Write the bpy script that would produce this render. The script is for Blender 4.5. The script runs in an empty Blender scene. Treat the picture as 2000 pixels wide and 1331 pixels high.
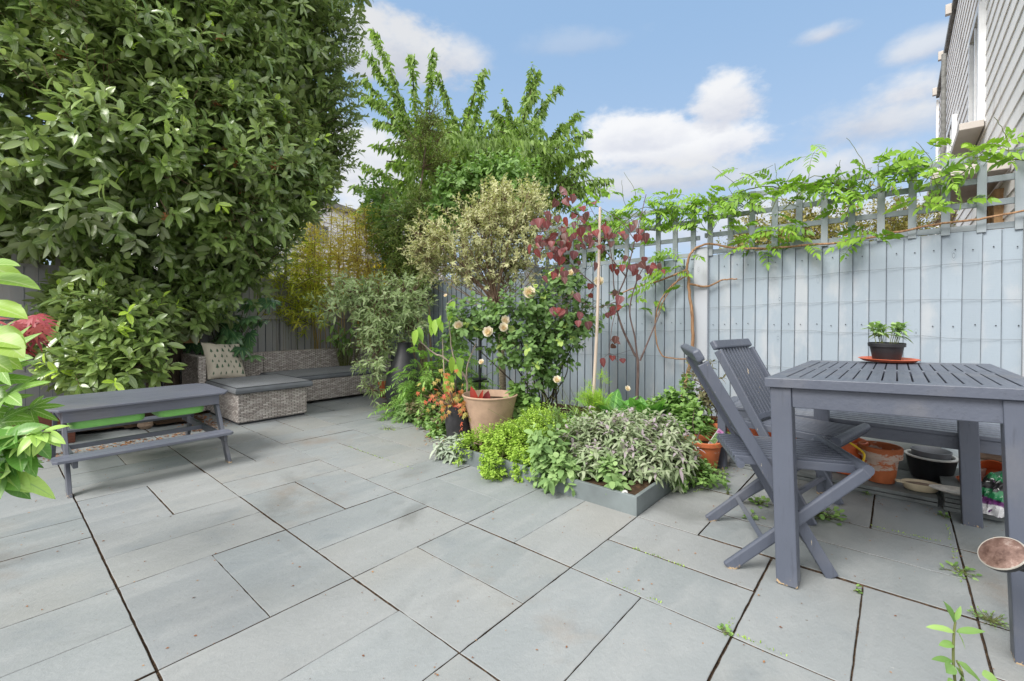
import bpy, math, random
import numpy as np
from mathutils import Vector, Matrix
random.seed(7); RN=np.random.default_rng(11)
R=math.radians
SC=bpy.context.scene
COL=SC.collection

# ---------------------------------------------------------------- camera
F=877.0; HY=621.0; PIT=R(0.7); PYC=HY+F*math.tan(PIT); CH=1.0
cam=bpy.data.cameras.new('camera'); co=bpy.data.objects.new('camera',cam); COL.objects.link(co)
cam.sensor_width=36; cam.lens=F/2000*36; cam.shift_y=-(665.5-PYC)/2000
co.location=(0,0,CH); co.rotation_euler=(R(90)-PIT,0,0)
cam.clip_start=0.05; cam.clip_end=500
SC.camera=co
SC.view_settings.view_transform='Standard'; SC.view_settings.look='None'
SC.view_settings.exposure=0.42; SC.view_settings.gamma=1

# ---------------------------------------------------------------- sky and sun
SUN_EL=R(46); SUN_AZ=R(-128)      # azimuth measured from +Y towards +X
def raydir(x,y):
    d=Vector((0,math.cos(PIT),-math.sin(PIT)))+Vector((1,0,0))*((x-1000)/F)+Vector((0,math.sin(PIT),math.cos(PIT)))*((PYC-y)/F)
    return d
def at(x,y,Y):
    d=raydir(x,y); return Vector((0,0,CH))+d*(Y/d.y)
W=bpy.data.worlds.new('World'); SC.world=W; W.use_nodes=True
nt=W.node_tree; nd=nt.nodes; lk=nt.links; nd.clear()
def N(t,typ,**kw):
    n=t.nodes.new(typ)
    for k,v in kw.items():
        if k.startswith('i_'): n.inputs[k[2:]].default_value=v
        else: setattr(n,k,v)
    return n
def M(t,op,a,b=None,c=None,clamp=False):
    n=t.nodes.new('ShaderNodeMath'); n.operation=op; n.use_clamp=clamp
    for i,v in enumerate((a,b,c)):
        if v is None: continue
        if hasattr(v,'links'): t.links.new(v,n.inputs[i])
        else: n.inputs[i].default_value=v
    return n.outputs[0]
def mixc(t,f,a,b,mode='MIX'):
    n=t.nodes.new('ShaderNodeMix'); n.data_type='RGBA'; n.blend_type=mode
    for s,v in ((n.inputs[0],f),(n.inputs[6],a),(n.inputs[7],b)):
        if hasattr(v,'links'): t.links.new(v,s)
        else: s.default_value=v if isinstance(v,(int,float)) else (tuple(v)+(1,))[:4]
    return n.outputs[2]
def ramp(t,f,stops):
    n=t.nodes.new('ShaderNodeValToRGB'); e=n.color_ramp.elements
    while len(e)<len(stops): e.new(0.5)
    for k,(p,c) in enumerate(stops):
        e[k].position=p; e[k].color=(tuple(c)+(1,))[:4] if not isinstance(c,(int,float)) else (c,c,c,1)
    if hasattr(f,'links'): t.links.new(f,n.inputs[0])
    return n.outputs[0]
def sstep(t,v,a,b):
    n=t.nodes.new('ShaderNodeMapRange'); n.interpolation_type='SMOOTHSTEP'
    t.links.new(v,n.inputs[0]); n.inputs[1].default_value=a; n.inputs[2].default_value=b
    return n.outputs[0]
sky=N(nt,'ShaderNodeTexSky',sky_type='NISHITA',sun_disc=False,sun_elevation=SUN_EL,sun_rotation=SUN_AZ,air_density=1.0,dust_density=0.6,ozone_density=1.6)
tc=N(nt,'ShaderNodeTexCoord'); sx=N(nt,'ShaderNodeSeparateXYZ'); lk.new(tc.outputs['Generated'],sx.inputs[0])
az=M(nt,'ARCTAN2',sx.outputs[0],sx.outputs[1]); el=M(nt,'ARCSINE',sx.outputs[2])
n1=N(nt,'ShaderNodeTexNoise',i_Scale=7.0,i_Detail=9.0,i_Roughness=0.58); n1m=N(nt,'ShaderNodeMapping'); n1m.inputs['Scale'].default_value=(1,1,1.8)
lk.new(tc.outputs['Generated'],n1m.inputs[0]); lk.new(n1m.outputs[0],n1.inputs[0])
nz=M(nt,'SUBTRACT',n1.outputs[0],0.5)
n2=N(nt,'ShaderNodeTexNoise',i_Scale=26.0,i_Detail=6.0,i_Roughness=0.6); lk.new(n1m.outputs[0],n2.inputs[0])
nz2=M(nt,'SUBTRACT',n2.outputs[0],0.5)
# real clouds of the day: centre, half size (as seen), density, brightness
CL=[(1330,290,240,72,1.0,1.0),(1240,262,120,56,1.0,1.0),(1418,205,104,80,1.0,.97),(765,118,150,100,.95,.84),(895,115,85,62,.8,.87),(680,60,60,60,.7,.85),
    (1300,355,330,55,.9,.86),(1775,182,130,50,.9,.92),(1805,92,120,46,.75,.9),(700,325,220,100,.95,.92),(1700,245,230,80,.85,.87),(1610,68,90,30,.7,.9),(1640,330,200,60,.8,.9),(1120,90,160,40,.25,.85),
    (560,60,200,80,.5,.8),(1500,440,600,70,.8,.92),(760,430,330,90,.9,.95),(250,200,380,120,.6,.85),(2350,200,260,120,.6,.9),(2500,420,300,90,.6,.9)]
dens=None; bri=None
skyc=sky.outputs[0]
cc=skyc
base=mixc(nt,0.80,skyc,(2.75,4.3,6.5))
hz=sstep(nt,el,0.62,-0.02)
base=mixc(nt,M(nt,'MULTIPLY',hz,0.5),base,(5.3,6.1,7.2))
for (x,y,rx,ry,den,br) in CL:
    d=raydir(x,y).normalized(); a0=math.atan2(d.x,d.y); e0=math.asin(d.z)
    dx=raydir(x+rx,y).normalized(); ra=abs(math.atan2(dx.x,dx.y)-a0); dy=raydir(x,y-ry).normalized(); re=abs(math.asin(dy.z)-e0)
    u=M(nt,'MULTIPLY',M(nt,'SUBTRACT',az,a0),1/ra); v=M(nt,'MULTIPLY',M(nt,'SUBTRACT',el,e0),1/re)
    # flat bottoms: below the centre the radius shrinks
    vb=M(nt,'MULTIPLY',M(nt,'MINIMUM',v,0),0.45)
    v2=M(nt,'ADD',v,vb)
    r=M(nt,'SQRT',M(nt,'ADD',M(nt,'MULTIPLY',u,u),M(nt,'MULTIPLY',v2,v2)))
    f=M(nt,'ADD',M(nt,'SUBTRACT',1.0,r),M(nt,'ADD',M(nt,'MULTIPLY',nz,1.9),M(nt,'MULTIPLY',nz2,0.5)))
    m=M(nt,'MULTIPLY',sstep(nt,f,-0.05,0.5 if den>.9 else 0.85),den)
    lit=sstep(nt,M(nt,'ADD',v,M(nt,'MULTIPLY',nz,2.2)),-1.0,0.5)
    colr=mixc(nt,lit,(4.5*br,4.8*br,5.7*br),(7.0*br,7.1*br,7.3*br))
    base=mixc(nt,m,base,colr)
# bright cloud veil added overhead and behind the camera, out of view, for fill
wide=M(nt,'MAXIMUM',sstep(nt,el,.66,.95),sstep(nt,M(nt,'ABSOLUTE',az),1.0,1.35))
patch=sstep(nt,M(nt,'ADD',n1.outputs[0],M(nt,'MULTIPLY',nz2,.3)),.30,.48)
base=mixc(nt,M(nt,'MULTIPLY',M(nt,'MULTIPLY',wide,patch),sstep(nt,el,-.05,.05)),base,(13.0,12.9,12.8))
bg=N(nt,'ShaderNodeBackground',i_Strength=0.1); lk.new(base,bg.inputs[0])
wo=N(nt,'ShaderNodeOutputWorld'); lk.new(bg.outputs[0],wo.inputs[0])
sl=bpy.data.lights.new('sun','SUN'); sl.energy=3.6; sl.angle=R(28); sl.color=(1,.96,.9)
so=bpy.data.objects.new('sun',sl); COL.objects.link(so)
sd=Vector((math.sin(SUN_AZ)*math.cos(SUN_EL),math.cos(SUN_AZ)*math.cos(SUN_EL),math.sin(SUN_EL)))
so.rotation_euler=sd.to_track_quat('Z','Y').to_euler(); so.location=(0,0,30)

# ---------------------------------------------------------------- paving frame: a runs away to the right, t away to the left
AV=Vector((.65070175,.75933341,0)); TV=Vector((-.75933341,.65070175,0)); PROT=math.atan2(AV.y,AV.x)
def L(a,t,z=0): return AV*a+TV*t+Vector((0,0,z))
def U(u,v,z=0): return L(u*.3025,.985+.2995*v,z)

# ---------------------------------------------------------------- objects
def setp(o,label=None,cat=None,group=None,kind=None):
    if label: o['label']=label
    if cat: o['category']=cat
    if group: o['group']=group
    if kind: o['kind']=kind
    return o
def thing(name,label,cat,loc=(0,0,0),rz=0,group=None):
    o=bpy.data.objects.new(name,None); COL.objects.link(o); o.location=loc; o.rotation_euler=(0,0,rz); o.empty_display_size=.1
    return setp(o,label,cat,group)
def link(name,me,parent=None):
    o=bpy.data.objects.new(name,me); COL.objects.link(o)
    if parent is not None: o.parent=parent
    return o
def dup(root,loc=None,rz=None,label=None):
    r=root.copy(); COL.objects.link(r)
    if loc is not None: r.location=loc
    if rz is not None: r.rotation_euler=(0,0,rz)
    if label: r['label']=label
    for c in list(root.children):
        k=c.copy(); COL.objects.link(k); k.parent=r
        for g in list(c.children):
            h=g.copy(); COL.objects.link(h); h.parent=k
    return r
class MB:
    def __init__(s): s.v=[]; s.f=[]; s.uv=[]
    def quadbox(s,c8):
        n=len(s.v); s.v+= [tuple(p) for p in c8]
        s.f+=[(n,n+3,n+2,n+1),(n+4,n+5,n+6,n+7),(n,n+1,n+5,n+4),(n+1,n+2,n+6,n+5),(n+2,n+3,n+7,n+6),(n+3,n,n+4,n+7)]
    def box(s,x0,x1,y0,y1,z0,z1,M4=None):
        c=[Vector(p) for p in ((x0,y0,z0),(x1,y0,z0),(x1,y1,z0),(x0,y1,z0),(x0,y0,z1),(x1,y0,z1),(x1,y1,z1),(x0,y1,z1))]
        if M4 is not None: c=[M4@p for p in c]
        s.quadbox(c); return s
    def bar(s,p0,p1,w,h,up=(0,0,1),cut=None):
        """beam from p0 to p1, w across, h along up; cut=z plane normal ends horizontal"""
        p0=Vector(p0);p1=Vector(p1);d=(p1-p0).normalized();up=Vector(up)
        sx=d.cross(up).normalized(); uz=sx.cross(d).normalized()
        c=[]
        for p in (p0,p1):
            for a,b in ((-1,-1),(1,-1),(1,1),(-1,1)):
                q=p+sx*(a*w/2)+uz*(b*h/2)
                if cut and abs(d.z)>1e-3:
                    q=q-d*((q.z-p.z)/d.z)
                c.append(q)
        s.quadbox(c); return s
    def tube(s,pts,rad,n=8,cap=True):
        pts=[Vector(p) for p in pts]; 
        if not hasattr(rad,'__len__'): rad=[rad]*len(pts)
        ref=None; base=len(s.v)
        for i,p in enumerate(pts):
            d=(pts[min(i+1,len(pts)-1)]-pts[max(i-1,0)]).normalized()
            if ref is None: ref=d.orthogonal().normalized()
            ref=(ref-d*ref.dot(d)).normalized(); b=d.cross(ref)
            for k in range(n):
                a=2*math.pi*k/n; s.v.append(tuple(p+(ref*math.cos(a)+b*math.sin(a))*rad[i]))
        for i in range(len(pts)-1):
            for k in range(n):
                a=base+i*n+k; b2=base+i*n+(k+1)%n; s.f.append((a,b2,b2+n,a+n))
        if cap:
            s.f.append(tuple(base+k for k in reversed(range(n)))); e=base+(len(pts)-1)*n; s.f.append(tuple(e+k for k in range(n)))
        return s
    def lathe(s,prof,n=32,c=(0,0,0),M4=None,sx=1,sy=1,wob=None):
        base=len(s.v); c=Vector(c)
        for i,(r,z) in enumerate(prof):
            for k in range(n):
                a=2*math.pi*k/n; w=1 if wob is None else wob(a,z)
                p=Vector((r*w*math.cos(a)*sx,r*w*math.sin(a)*sy,z))
                if M4 is not None: p=M4@p
                s.v.append(tuple(p+c))
        for i in range(len(prof)-1):
            for k in range(n):
                a=base+i*n+k; b=base+i*n+(k+1)%n; s.f.append((a,b,b+n,a+n))
        return s
    def poly(s,pts): 
        n=len(s.v); s.v+=[tuple(p) for p in pts]; s.f.append(tuple(range(n,n+len(pts)))); return s
    def prism(s,pts,off):
        off=Vector(off); n=len(s.v); k=len(pts)
        s.v+=[tuple(p) for p in pts]+[tuple(Vector(p)+off) for p in pts]
        s.f.append(tuple(reversed(range(n,n+k)))); s.f.append(tuple(range(n+k,n+2*k)))
        for i in range(k): j=(i+1)%k; s.f.append((n+i,n+j,n+k+j,n+k+i))
        return s
    def build(s,name,mat,parent=None,smooth=False,bevel=0,uv=False,segs=2):
        me=bpy.data.meshes.new(name); me.from_pydata(s.v,[],s.f); me.update()
        import bmesh
        bm=bmesh.new(); bm.from_mesh(me); bmesh.ops.recalc_face_normals(bm,faces=bm.faces); bm.to_mesh(me); bm.free()
        me.materials.append(mat)
        if uv:
            ul=me.uv_layers.new(name='UVMap')
            for p in me.polygons:
                nx,ny,nz_=[abs(c) for c in p.normal]
                for li in p.loop_indices:
                    v=me.vertices[me.loops[li].vertex_index].co
                    ul.data[li].uv=(v.y,v.z) if nx>=ny and nx>=nz_ else ((v.x,v.z) if ny>=nz_ else (v.x,v.y))
        if smooth:
            for p in me.polygons: p.use_smooth=True
            try: me.set_sharp_from_angle(angle=R(38))
            except Exception: pass
        o=link(name,me,parent)
        if bevel:
            b=o.modifiers.new('bevel','BEVEL'); b.width=bevel; b.segments=segs; b.limit_method='ANGLE'; b.angle_limit=R(30)
            b.harden_normals=False
        return o

# ---------------------------------------------------------------- fast leaf and stick meshes
def npmesh(name,V,Fq,mat,parent=None,smooth=True,attrs=None,off=(0,0,0)):
    V=np.asarray(V,np.float32)-np.asarray(off,np.float32)
    me=bpy.data.meshes.new(name); k=Fq.shape[1]; nf=len(Fq)
    me.vertices.add(len(V)); me.vertices.foreach_set('co',V.ravel())
    me.loops.add(nf*k); me.loops.foreach_set('vertex_index',Fq.astype(np.int32).ravel())
    me.polygons.add(nf); me.polygons.foreach_set('loop_start',np.arange(0,nf*k,k,dtype=np.int32))
    me.update(calc_edges=True)
    if smooth: me.polygons.foreach_set('use_smooth',np.ones(nf,bool))
    for an,av in (attrs or {}).items():
        a=me.attributes.new(an,'FLOAT','POINT'); a.data.foreach_set('value',np.asarray(av,np.float32))
    me.materials.append(mat)
    return link(name,me,parent)
def nrm(v): return v/np.maximum(np.linalg.norm(v,axis=-1,keepdims=True),1e-9)
KIND={'rh':([0,.48,1],[0.04,.5,0],0),
 'lance':([0,.28,.62,1],[.05,.46,.44,0],0),
 'ell':([0,.2,.5,.8,1],[.06,.38,.5,.34,0],0),
 'oval':([0,.2,.55,.85,1],[.1,.42,.5,.3,0],0),
 'heart':([-.08,.12,.45,.78,1],[.28,.52,.5,.26,0],0),
 'long':([0,.15,.4,.7,1],[.15,.4,.5,.36,0],0),
 'strap':([0,.2,.4,.6,.8,1],[.4,.5,.5,.45,.3,0],0),
 'big':([0,.06,.18,.34,.5,.66,.8,.92,1],[.03,.2,.4,.5,.5,.43,.3,.14,0],0)}
def leafset(P,D,Nn,Ln,Wd,kind='lance',fold=.25,droop=.15,wave=0,rnd=None,cols=3):
    P=np.asarray(P,float);D=nrm(np.asarray(D,float));n=len(P)
    Nn=np.asarray(Nn,float); Nn=nrm(Nn-D*(Nn*D).sum(1,keepdims=True)); S=np.cross(D,Nn)
    Ln=np.broadcast_to(np.asarray(Ln,float),(n,)).reshape(n,1); Wd=np.broadcast_to(np.asarray(Wd,float),(n,)).reshape(n,1)
    fold=np.broadcast_to(np.asarray(fold,float),(n,)).reshape(n,1); droop=np.broadcast_to(np.asarray(droop,float),(n,)).reshape(n,1)
    ts,ws,_=KIND[kind]; side=np.linspace(-1,1,cols)
    rows=[];ed=[]
    down=np.array([0,0,-1.0])
    ph=RN.random((n,1))*6.28
    for t,w in zip(ts,ws):
        c=P+D*(Ln*t)-Nn*(droop*Ln*t*abs(t)*.5)+down*(droop*Ln*t*abs(t)*.5)
        for s_ in side:
            q=c+S*(Wd*w*s_)+Nn*(fold*Wd*w*abs(s_))
            if wave: q=q+Nn*(wave*Wd*np.sin(ph+t*11+s_*2)*abs(s_))
            rows.append(q); ed.append(abs(s_) if 0<t<1 else .6)
    R_=len(ts);C_=cols
    V=np.stack(rows,1).reshape(-1,3)
    fq=[]
    for i in range(R_-1):
        for j in range(C_-1):
            a=i*C_+j; fq.append((a,a+1,a+C_+1,a+C_))
    fq=np.array(fq); Fq=(fq[None]+ (np.arange(n)*R_*C_)[:,None,None]).reshape(-1,4)
    if rnd is None: rnd=RN.random(n)
    at_={'rnd':np.repeat(rnd,R_*C_),'edge':np.tile(np.array(ed),n),'len':np.tile(np.repeat(np.clip(ts,0,1),C_),n)}
    return V,Fq,at_
def join(sets):
    V=[];Fq=[];A={};o=0
    for v,f,a in sets:
        V.append(v);Fq.append(f+o);o+=len(v)
        for k,x in a.items(): A.setdefault(k,[]).append(x)
    return np.concatenate(V),np.concatenate(Fq),{k:np.concatenate(x) for k,x in A.items()}
def sticks(P0,P1,r0,r1,n=4):
    P0=np.asarray(P0,float);P1=np.asarray(P1,float);m=len(P0)
    d=nrm(P1-P0); ref=np.where(np.abs(d[:,2:3])>.9,np.array([[1.,0,0]]),np.array([[0,0,1.]])); a=nrm(np.cross(d,ref)); b=np.cross(d,a)
    r0=np.broadcast_to(np.asarray(r0,float),(m,)).reshape(m,1);r1=np.broadcast_to(np.asarray(r1,float),(m,)).reshape(m,1)
    rows=[]
    for p,r in ((P0,r0),(P1,r1)):
        for k in range(n):
            an=2*math.pi*k/n; rows.append(p+(a*math.cos(an)+b*math.sin(an))*r)
    V=np.stack(rows,1).reshape(-1,3); fq=np.array([(k,(k+1)%n,n+(k+1)%n,n+k) for k in range(n)])
    Fq=(fq[None]+(np.arange(m)*2*n)[:,None,None]).reshape(-1,4)
    return V,Fq,{'rnd':np.repeat(RN.random(m),2*n)}
def rdir(n): return nrm(RN.normal(size=(n,3)))
_k=RN.normal(size=(9,3)); _p=RN.random(9)*6.28
def fnoise(P,fr):
    s=0
    for i in range(9): s=s+np.sin((P*fr)@(_k[i]*(1 if i<5 else 2))+_p[i])*(1 if i<5 else .5)
    return s/3.2
def curve(pts,n=8,jit=0):
    """catmull-rom through points"""
    pts=[Vector(p) for p in pts]; P=[pts[0]*2-pts[1]]+pts+[pts[-1]*2-pts[-2]]; out=[]
    for i in range(1,len(P)-2):
        for k in range(n):
            t=k/n; p0,p1,p2,p3=P[i-1:i+3]
            q=.5*((2*p1)+(p2-p0)*t+(2*p0-5*p1+4*p2-p3)*t*t+(3*p1-p0-3*p2+p3)*t**3)
            if jit and (i>1 or k>0): q=q+Vector([random.uniform(-jit,jit) for _ in range(3)])
            out.append(q)
    out.append(pts[-1]); return out
def blob(x,y,Y,rx,ry,rd):
    c=at(x,y,Y); return (np.array(c),np.array([rx*Y/F,rd,ry*Y/F]))
def shell(blobs,n,depth=.45,clump=0,cf=3.0,rough=.12,inner=.55,flat=0):
    """points in the outer shell of a union of ellipsoids, and outward directions"""
    A=np.array([ (r[0]*r[2]+r[0]*r[1]+r[1]*r[2]) for c,r in blobs]); A=A/A.sum(); Ps=[];Os=[]
    for bi,(c,r) in enumerate(blobs):
        m=int(n*A[bi]*1.6)+4
        d=rdir(m); f=1-depth*RN.random(m)**1.3
        p=c+d*r*(f*(1+rough*fnoise(d*2.0+bi,2.0)))[:,None]
        o=nrm(d/r); keep=np.ones(m,bool)
        for bj,(c2,r2) in enumerate(blobs):
            if bj!=bi: keep&=(np.linalg.norm((p-c2)/r2,axis=1)>inner)
        if clump: keep&=(fnoise(p,cf)+RN.random(m)*.5-.25>clump-.6)
        Ps.append(p[keep][:int(n*A[bi])+2]);Os.append(o[keep][:int(n*A[bi])+2])
    return np.concatenate(Ps),np.concatenate(Os)
def whorl(P,D,k,tl,ll,lw,kind='lance',ang=(35,75),fold=.25,droop=.2,up=.35,var=.3,tipc=None,cols=3,wave=0):
    """k leaves set round each twig"""
    m=len(P); j=np.tile(np.arange(k),m); Pi=np.repeat(P,k,0);Di=np.repeat(nrm(D),k,0)
    tl=np.repeat(np.broadcast_to(tl,(m,)),k); fr=(j+.5+RN.random(m*k)*.4)/k
    ref=nrm(np.cross(Di,rdir(m)[np.repeat(np.arange(m),k)])); bb=np.cross(Di,ref)
    az_=j*2.4+RN.random(m*k)*.5; rad=ref*np.cos(az_)[:,None]+bb*np.sin(az_)[:,None]
    an=np.radians(ang[1]+(ang[0]-ang[1])*fr+RN.normal(size=m*k)*8)
    d=Di*np.cos(an)[:,None]+rad*np.sin(an)[:,None]; nn=Di*np.sin(an)[:,None]-rad*np.cos(an)[:,None]
    d=nrm(d+np.array([0,0,-.0])); nn=nn+np.array([0,0,up*2])
    s=1+var*(RN.random(m*k)*2-1); base=Pi+Di*(tl*fr)[:,None]
    tw=np.repeat(RN.random(m),k); rnd=np.clip(.5*tw+.5*RN.random(m*k),0,1)
    if tipc is not None: rnd=np.where(np.repeat(RN.random(m)<tipc,k)&(fr>.6),1.5,rnd)
    return leafset(base,d,nn,ll*s*(1-.35*(fr>.9)),lw*s,kind,fold,droop,wave,rnd,cols)
def pinnate(P,D,Nn,Lr,pairs,ll,lw,droop=.35,kind='rh',ang=65,fold=.15,ldroop=.3,term=True):
    """compound leaves: returns leaflet set and rachis sticks"""
    P=np.asarray(P,float);D=nrm(np.asarray(D,float));m=len(P);Nn=nrm(Nn-D*(Nn*D).sum(1,keepdims=True));S=np.cross(D,Nn)
    Lr=np.broadcast_to(Lr,(m,)); sets=[];st0=[];st1=[]
    def pos(t): return P+D*(Lr*t)[:,None]+np.array([0,0,-1.])*(droop*Lr*t*t)[:,None]
    rn=RN.random(m)
    for i in range(pairs):
        t=.22+.74*i/(pairs-1) if pairs>1 else .5
        c=pos(t); dd=nrm(pos(min(t+.1,1.1))-pos(t-.1)); sc=math.sin(math.pi*(.18+.72*(i+.5)/pairs))**.6
        for sg in (-1,1):
            a=math.radians(ang); d=dd*math.cos(a)+S*(sg*math.sin(a))+RN.normal(size=(m,3))*.1
            sets.append(leafset(c,d,Nn+RN.normal(size=(m,3))*.15,ll*sc*(.85+.3*RN.random(m)),lw*sc,kind,fold,ldroop,0,np.clip(rn*.7+RN.random(m)*.3,0,1)))
    if term: sets.append(leafset(pos(1.0),nrm(pos(1.)-pos(.85)),Nn,ll,lw,kind,fold,ldroop,0,rn))
    q=[pos(t) for t in (0,.35,.7,1.0)]
    return join(sets),join([sticks(q[i],q[i+1],.0016,.0012,3) for i in range(3)])
# ================================================================ materials
def newmat(name):
    m=bpy.data.materials.new(name); m.use_nodes=True; t=m.node_tree
    return m,t,t.nodes['Principled BSDF'],t.nodes['Material Output']
def attr(t,n): 
    a=t.nodes.new('ShaderNodeAttribute'); a.attribute_name=n; return a.outputs['Fac']
def noise(t,scale,detail=4,rough=.55,vec=None,sc=None,obj=True,dist=0):
    n=N(t,'ShaderNodeTexNoise',i_Scale=scale,i_Detail=detail,i_Roughness=rough,i_Distortion=dist)
    if vec is None:
        c=t.nodes.new('ShaderNodeTexCoord'); vec=c.outputs['Object']
    if sc is not None:
        mp=t.nodes.new('ShaderNodeMapping'); mp.inputs['Scale'].default_value=sc; t.links.new(vec,mp.inputs[0]); vec=mp.outputs[0]
    t.links.new(vec,n.inputs[0]); return n.outputs[0]
def bump(t,bs,h,strength,dist=.01):
    b=N(t,'ShaderNodeBump'); b.inputs['Strength'].default_value=strength; b.inputs['Distance'].default_value=dist
    t.links.new(h,b.inputs['Height']); t.links.new(b.outputs[0],bs.inputs['Normal']); return b
def setc(t,bs,c):
    if hasattr(c,'links'): t.links.new(c,bs.inputs['Base Color'])
    else: bs.inputs['Base Color'].default_value=(tuple(c)+(1,))[:4]
def plain(name,c,rough=.6,var=.12,scale=12,metal=0,bmp=0,bscale=60,spec=.5):
    m,t,bs,o=newmat(name); n=noise(t,scale,5)
    dk=tuple(x*(1-var*2) for x in c); lt=tuple(min(1,x*(1+var*2)) for x in c)
    setc(t,bs,ramp(t,n,[(.3,dk),(.7,lt)])); bs.inputs['Roughness'].default_value=rough; bs.inputs['Metallic'].default_value=metal
    bs.inputs['Specular IOR Level'].default_value=spec
    if bmp: bump(t,bs,noise(t,bscale,5),bmp,.004)
    return m
def leafmat(name,dark,mid,light,tip=None,margin=None,rough=.42,trans=.25,spec=.45,under=None,midrib=None,veins=0):
    m,t,bs,o=newmat(name); r=attr(t,'rnd'); e=attr(t,'edge')
    c=ramp(t,r,[(0,dark),(.5,mid),(1,light)])
    if tip: c=mixc(t,M(t,'GREATER_THAN',r,1.2),c,tip)
    if margin: c=mixc(t,sstep(t,M(t,'ADD',e,M(t,'MULTIPLY',r,.3)),.55,.9),c,margin)
    if midrib: c=mixc(t,sstep(t,e,.13,.02),c,midrib)
    if veins:
        ln=attr(t,'len'); w=M(t,'SINE',M(t,'MULTIPLY',M(t,'SUBTRACT',ln,M(t,'MULTIPLY',e,.12)),70)); 
        c=mixc(t,M(t,'MULTIPLY',sstep(t,w,.75,1.0),veins),c,midrib or light)
    if under:
        g=t.nodes.new('ShaderNodeNewGeometry'); c=mixc(t,g.outputs['Backfacing'],c,under)
    bs.inputs['Roughness'].default_value=rough; bs.inputs['Specular IOR Level'].default_value=spec
    t.links.new(c,bs.inputs['Base Color'])
    tr=t.nodes.new('ShaderNodeBsdfTranslucent'); tc_=mixc(t,1.0,c,(1.25,1.35,.7),'MULTIPLY'); t.links.new(tc_,tr.inputs[0])
    mx=t.nodes.new('ShaderNodeMixShader'); mx.inputs[0].default_value=trans
    t.links.new(bs.outputs[0],mx.inputs[1]); t.links.new(tr.outputs[0],mx.inputs[2]); t.links.new(mx.outputs[0],o.inputs[0])
    return m
def bark(name,a,b,rough=.85,sc=(1,1,.25)):
    m,t,bs,o=newmat(name); n=noise(t,45,6,.65,sc=sc); setc(t,bs,ramp(t,n,[(.3,a),(.68,b)])); bs.inputs['Roughness'].default_value=rough
    bump(t,bs,n,.6,.006); return m
def painted_wood(name,c,worn=(.42,.31,.2),wear=.0,rough=.5,grain=(1,14,14),grime=(.5,.5,.5),gm=.2,foot=False,spec=.4):
    m,t,bs,o=newmat(name)
    g=noise(t,6,8,.6,sc=grain); g2=noise(t,2.2,4)
    col=ramp(t,g2,[(.3,tuple(x*.86 for x in c)),(.7,tuple(min(1,x*1.1) for x in c))])
    col=mixc(t,M(t,'MULTIPLY',sstep(t,g,.56,.70),.45),col,tuple(x*.55 for x in c))
    sc_n=noise(t,38,5,.72,sc=(1,3,3) if grain[0]<grain[1] else (3,3,1)); col=mixc(t,M(t,'MULTIPLY',sstep(t,sc_n,.69,.73),.55),col,(.30,.29,.28))
    du=noise(t,3.1,5,.6); col=mixc(t,M(t,'MULTIPLY',sstep(t,du,.5,.7),.22),col,(.20,.19,.18))
    if wear>0:
        w=noise(t,9,6,.7,sc=(1,5,5) if grain[0]<grain[1] else (5,5,1)); col=mixc(t,sstep(t,w,.74-wear,.77-wear),col,worn)
    if foot:
        c_=t.nodes.new('ShaderNodeNewGeometry'); sp=t.nodes.new('ShaderNodeSeparateXYZ'); t.links.new(c_.outputs['Position'],sp.inputs[0])
        w=M(t,'ADD',sp.outputs[2],M(t,'MULTIPLY',noise(t,55,3,.7,vec=c_.outputs['Position']),.11)); col=mixc(t,sstep(t,w,.060,.054),col,(.40,.29,.17))
    setc(t,bs,col); bs.inputs['Specular IOR Level'].default_value=spec+.15; t.links.new(M(t,'ADD',M(t,'MULTIPLY',g,.3),rough-.15),bs.inputs['Roughness'])
    bump(t,bs,g,.5,.003); return m
MT={}
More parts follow.
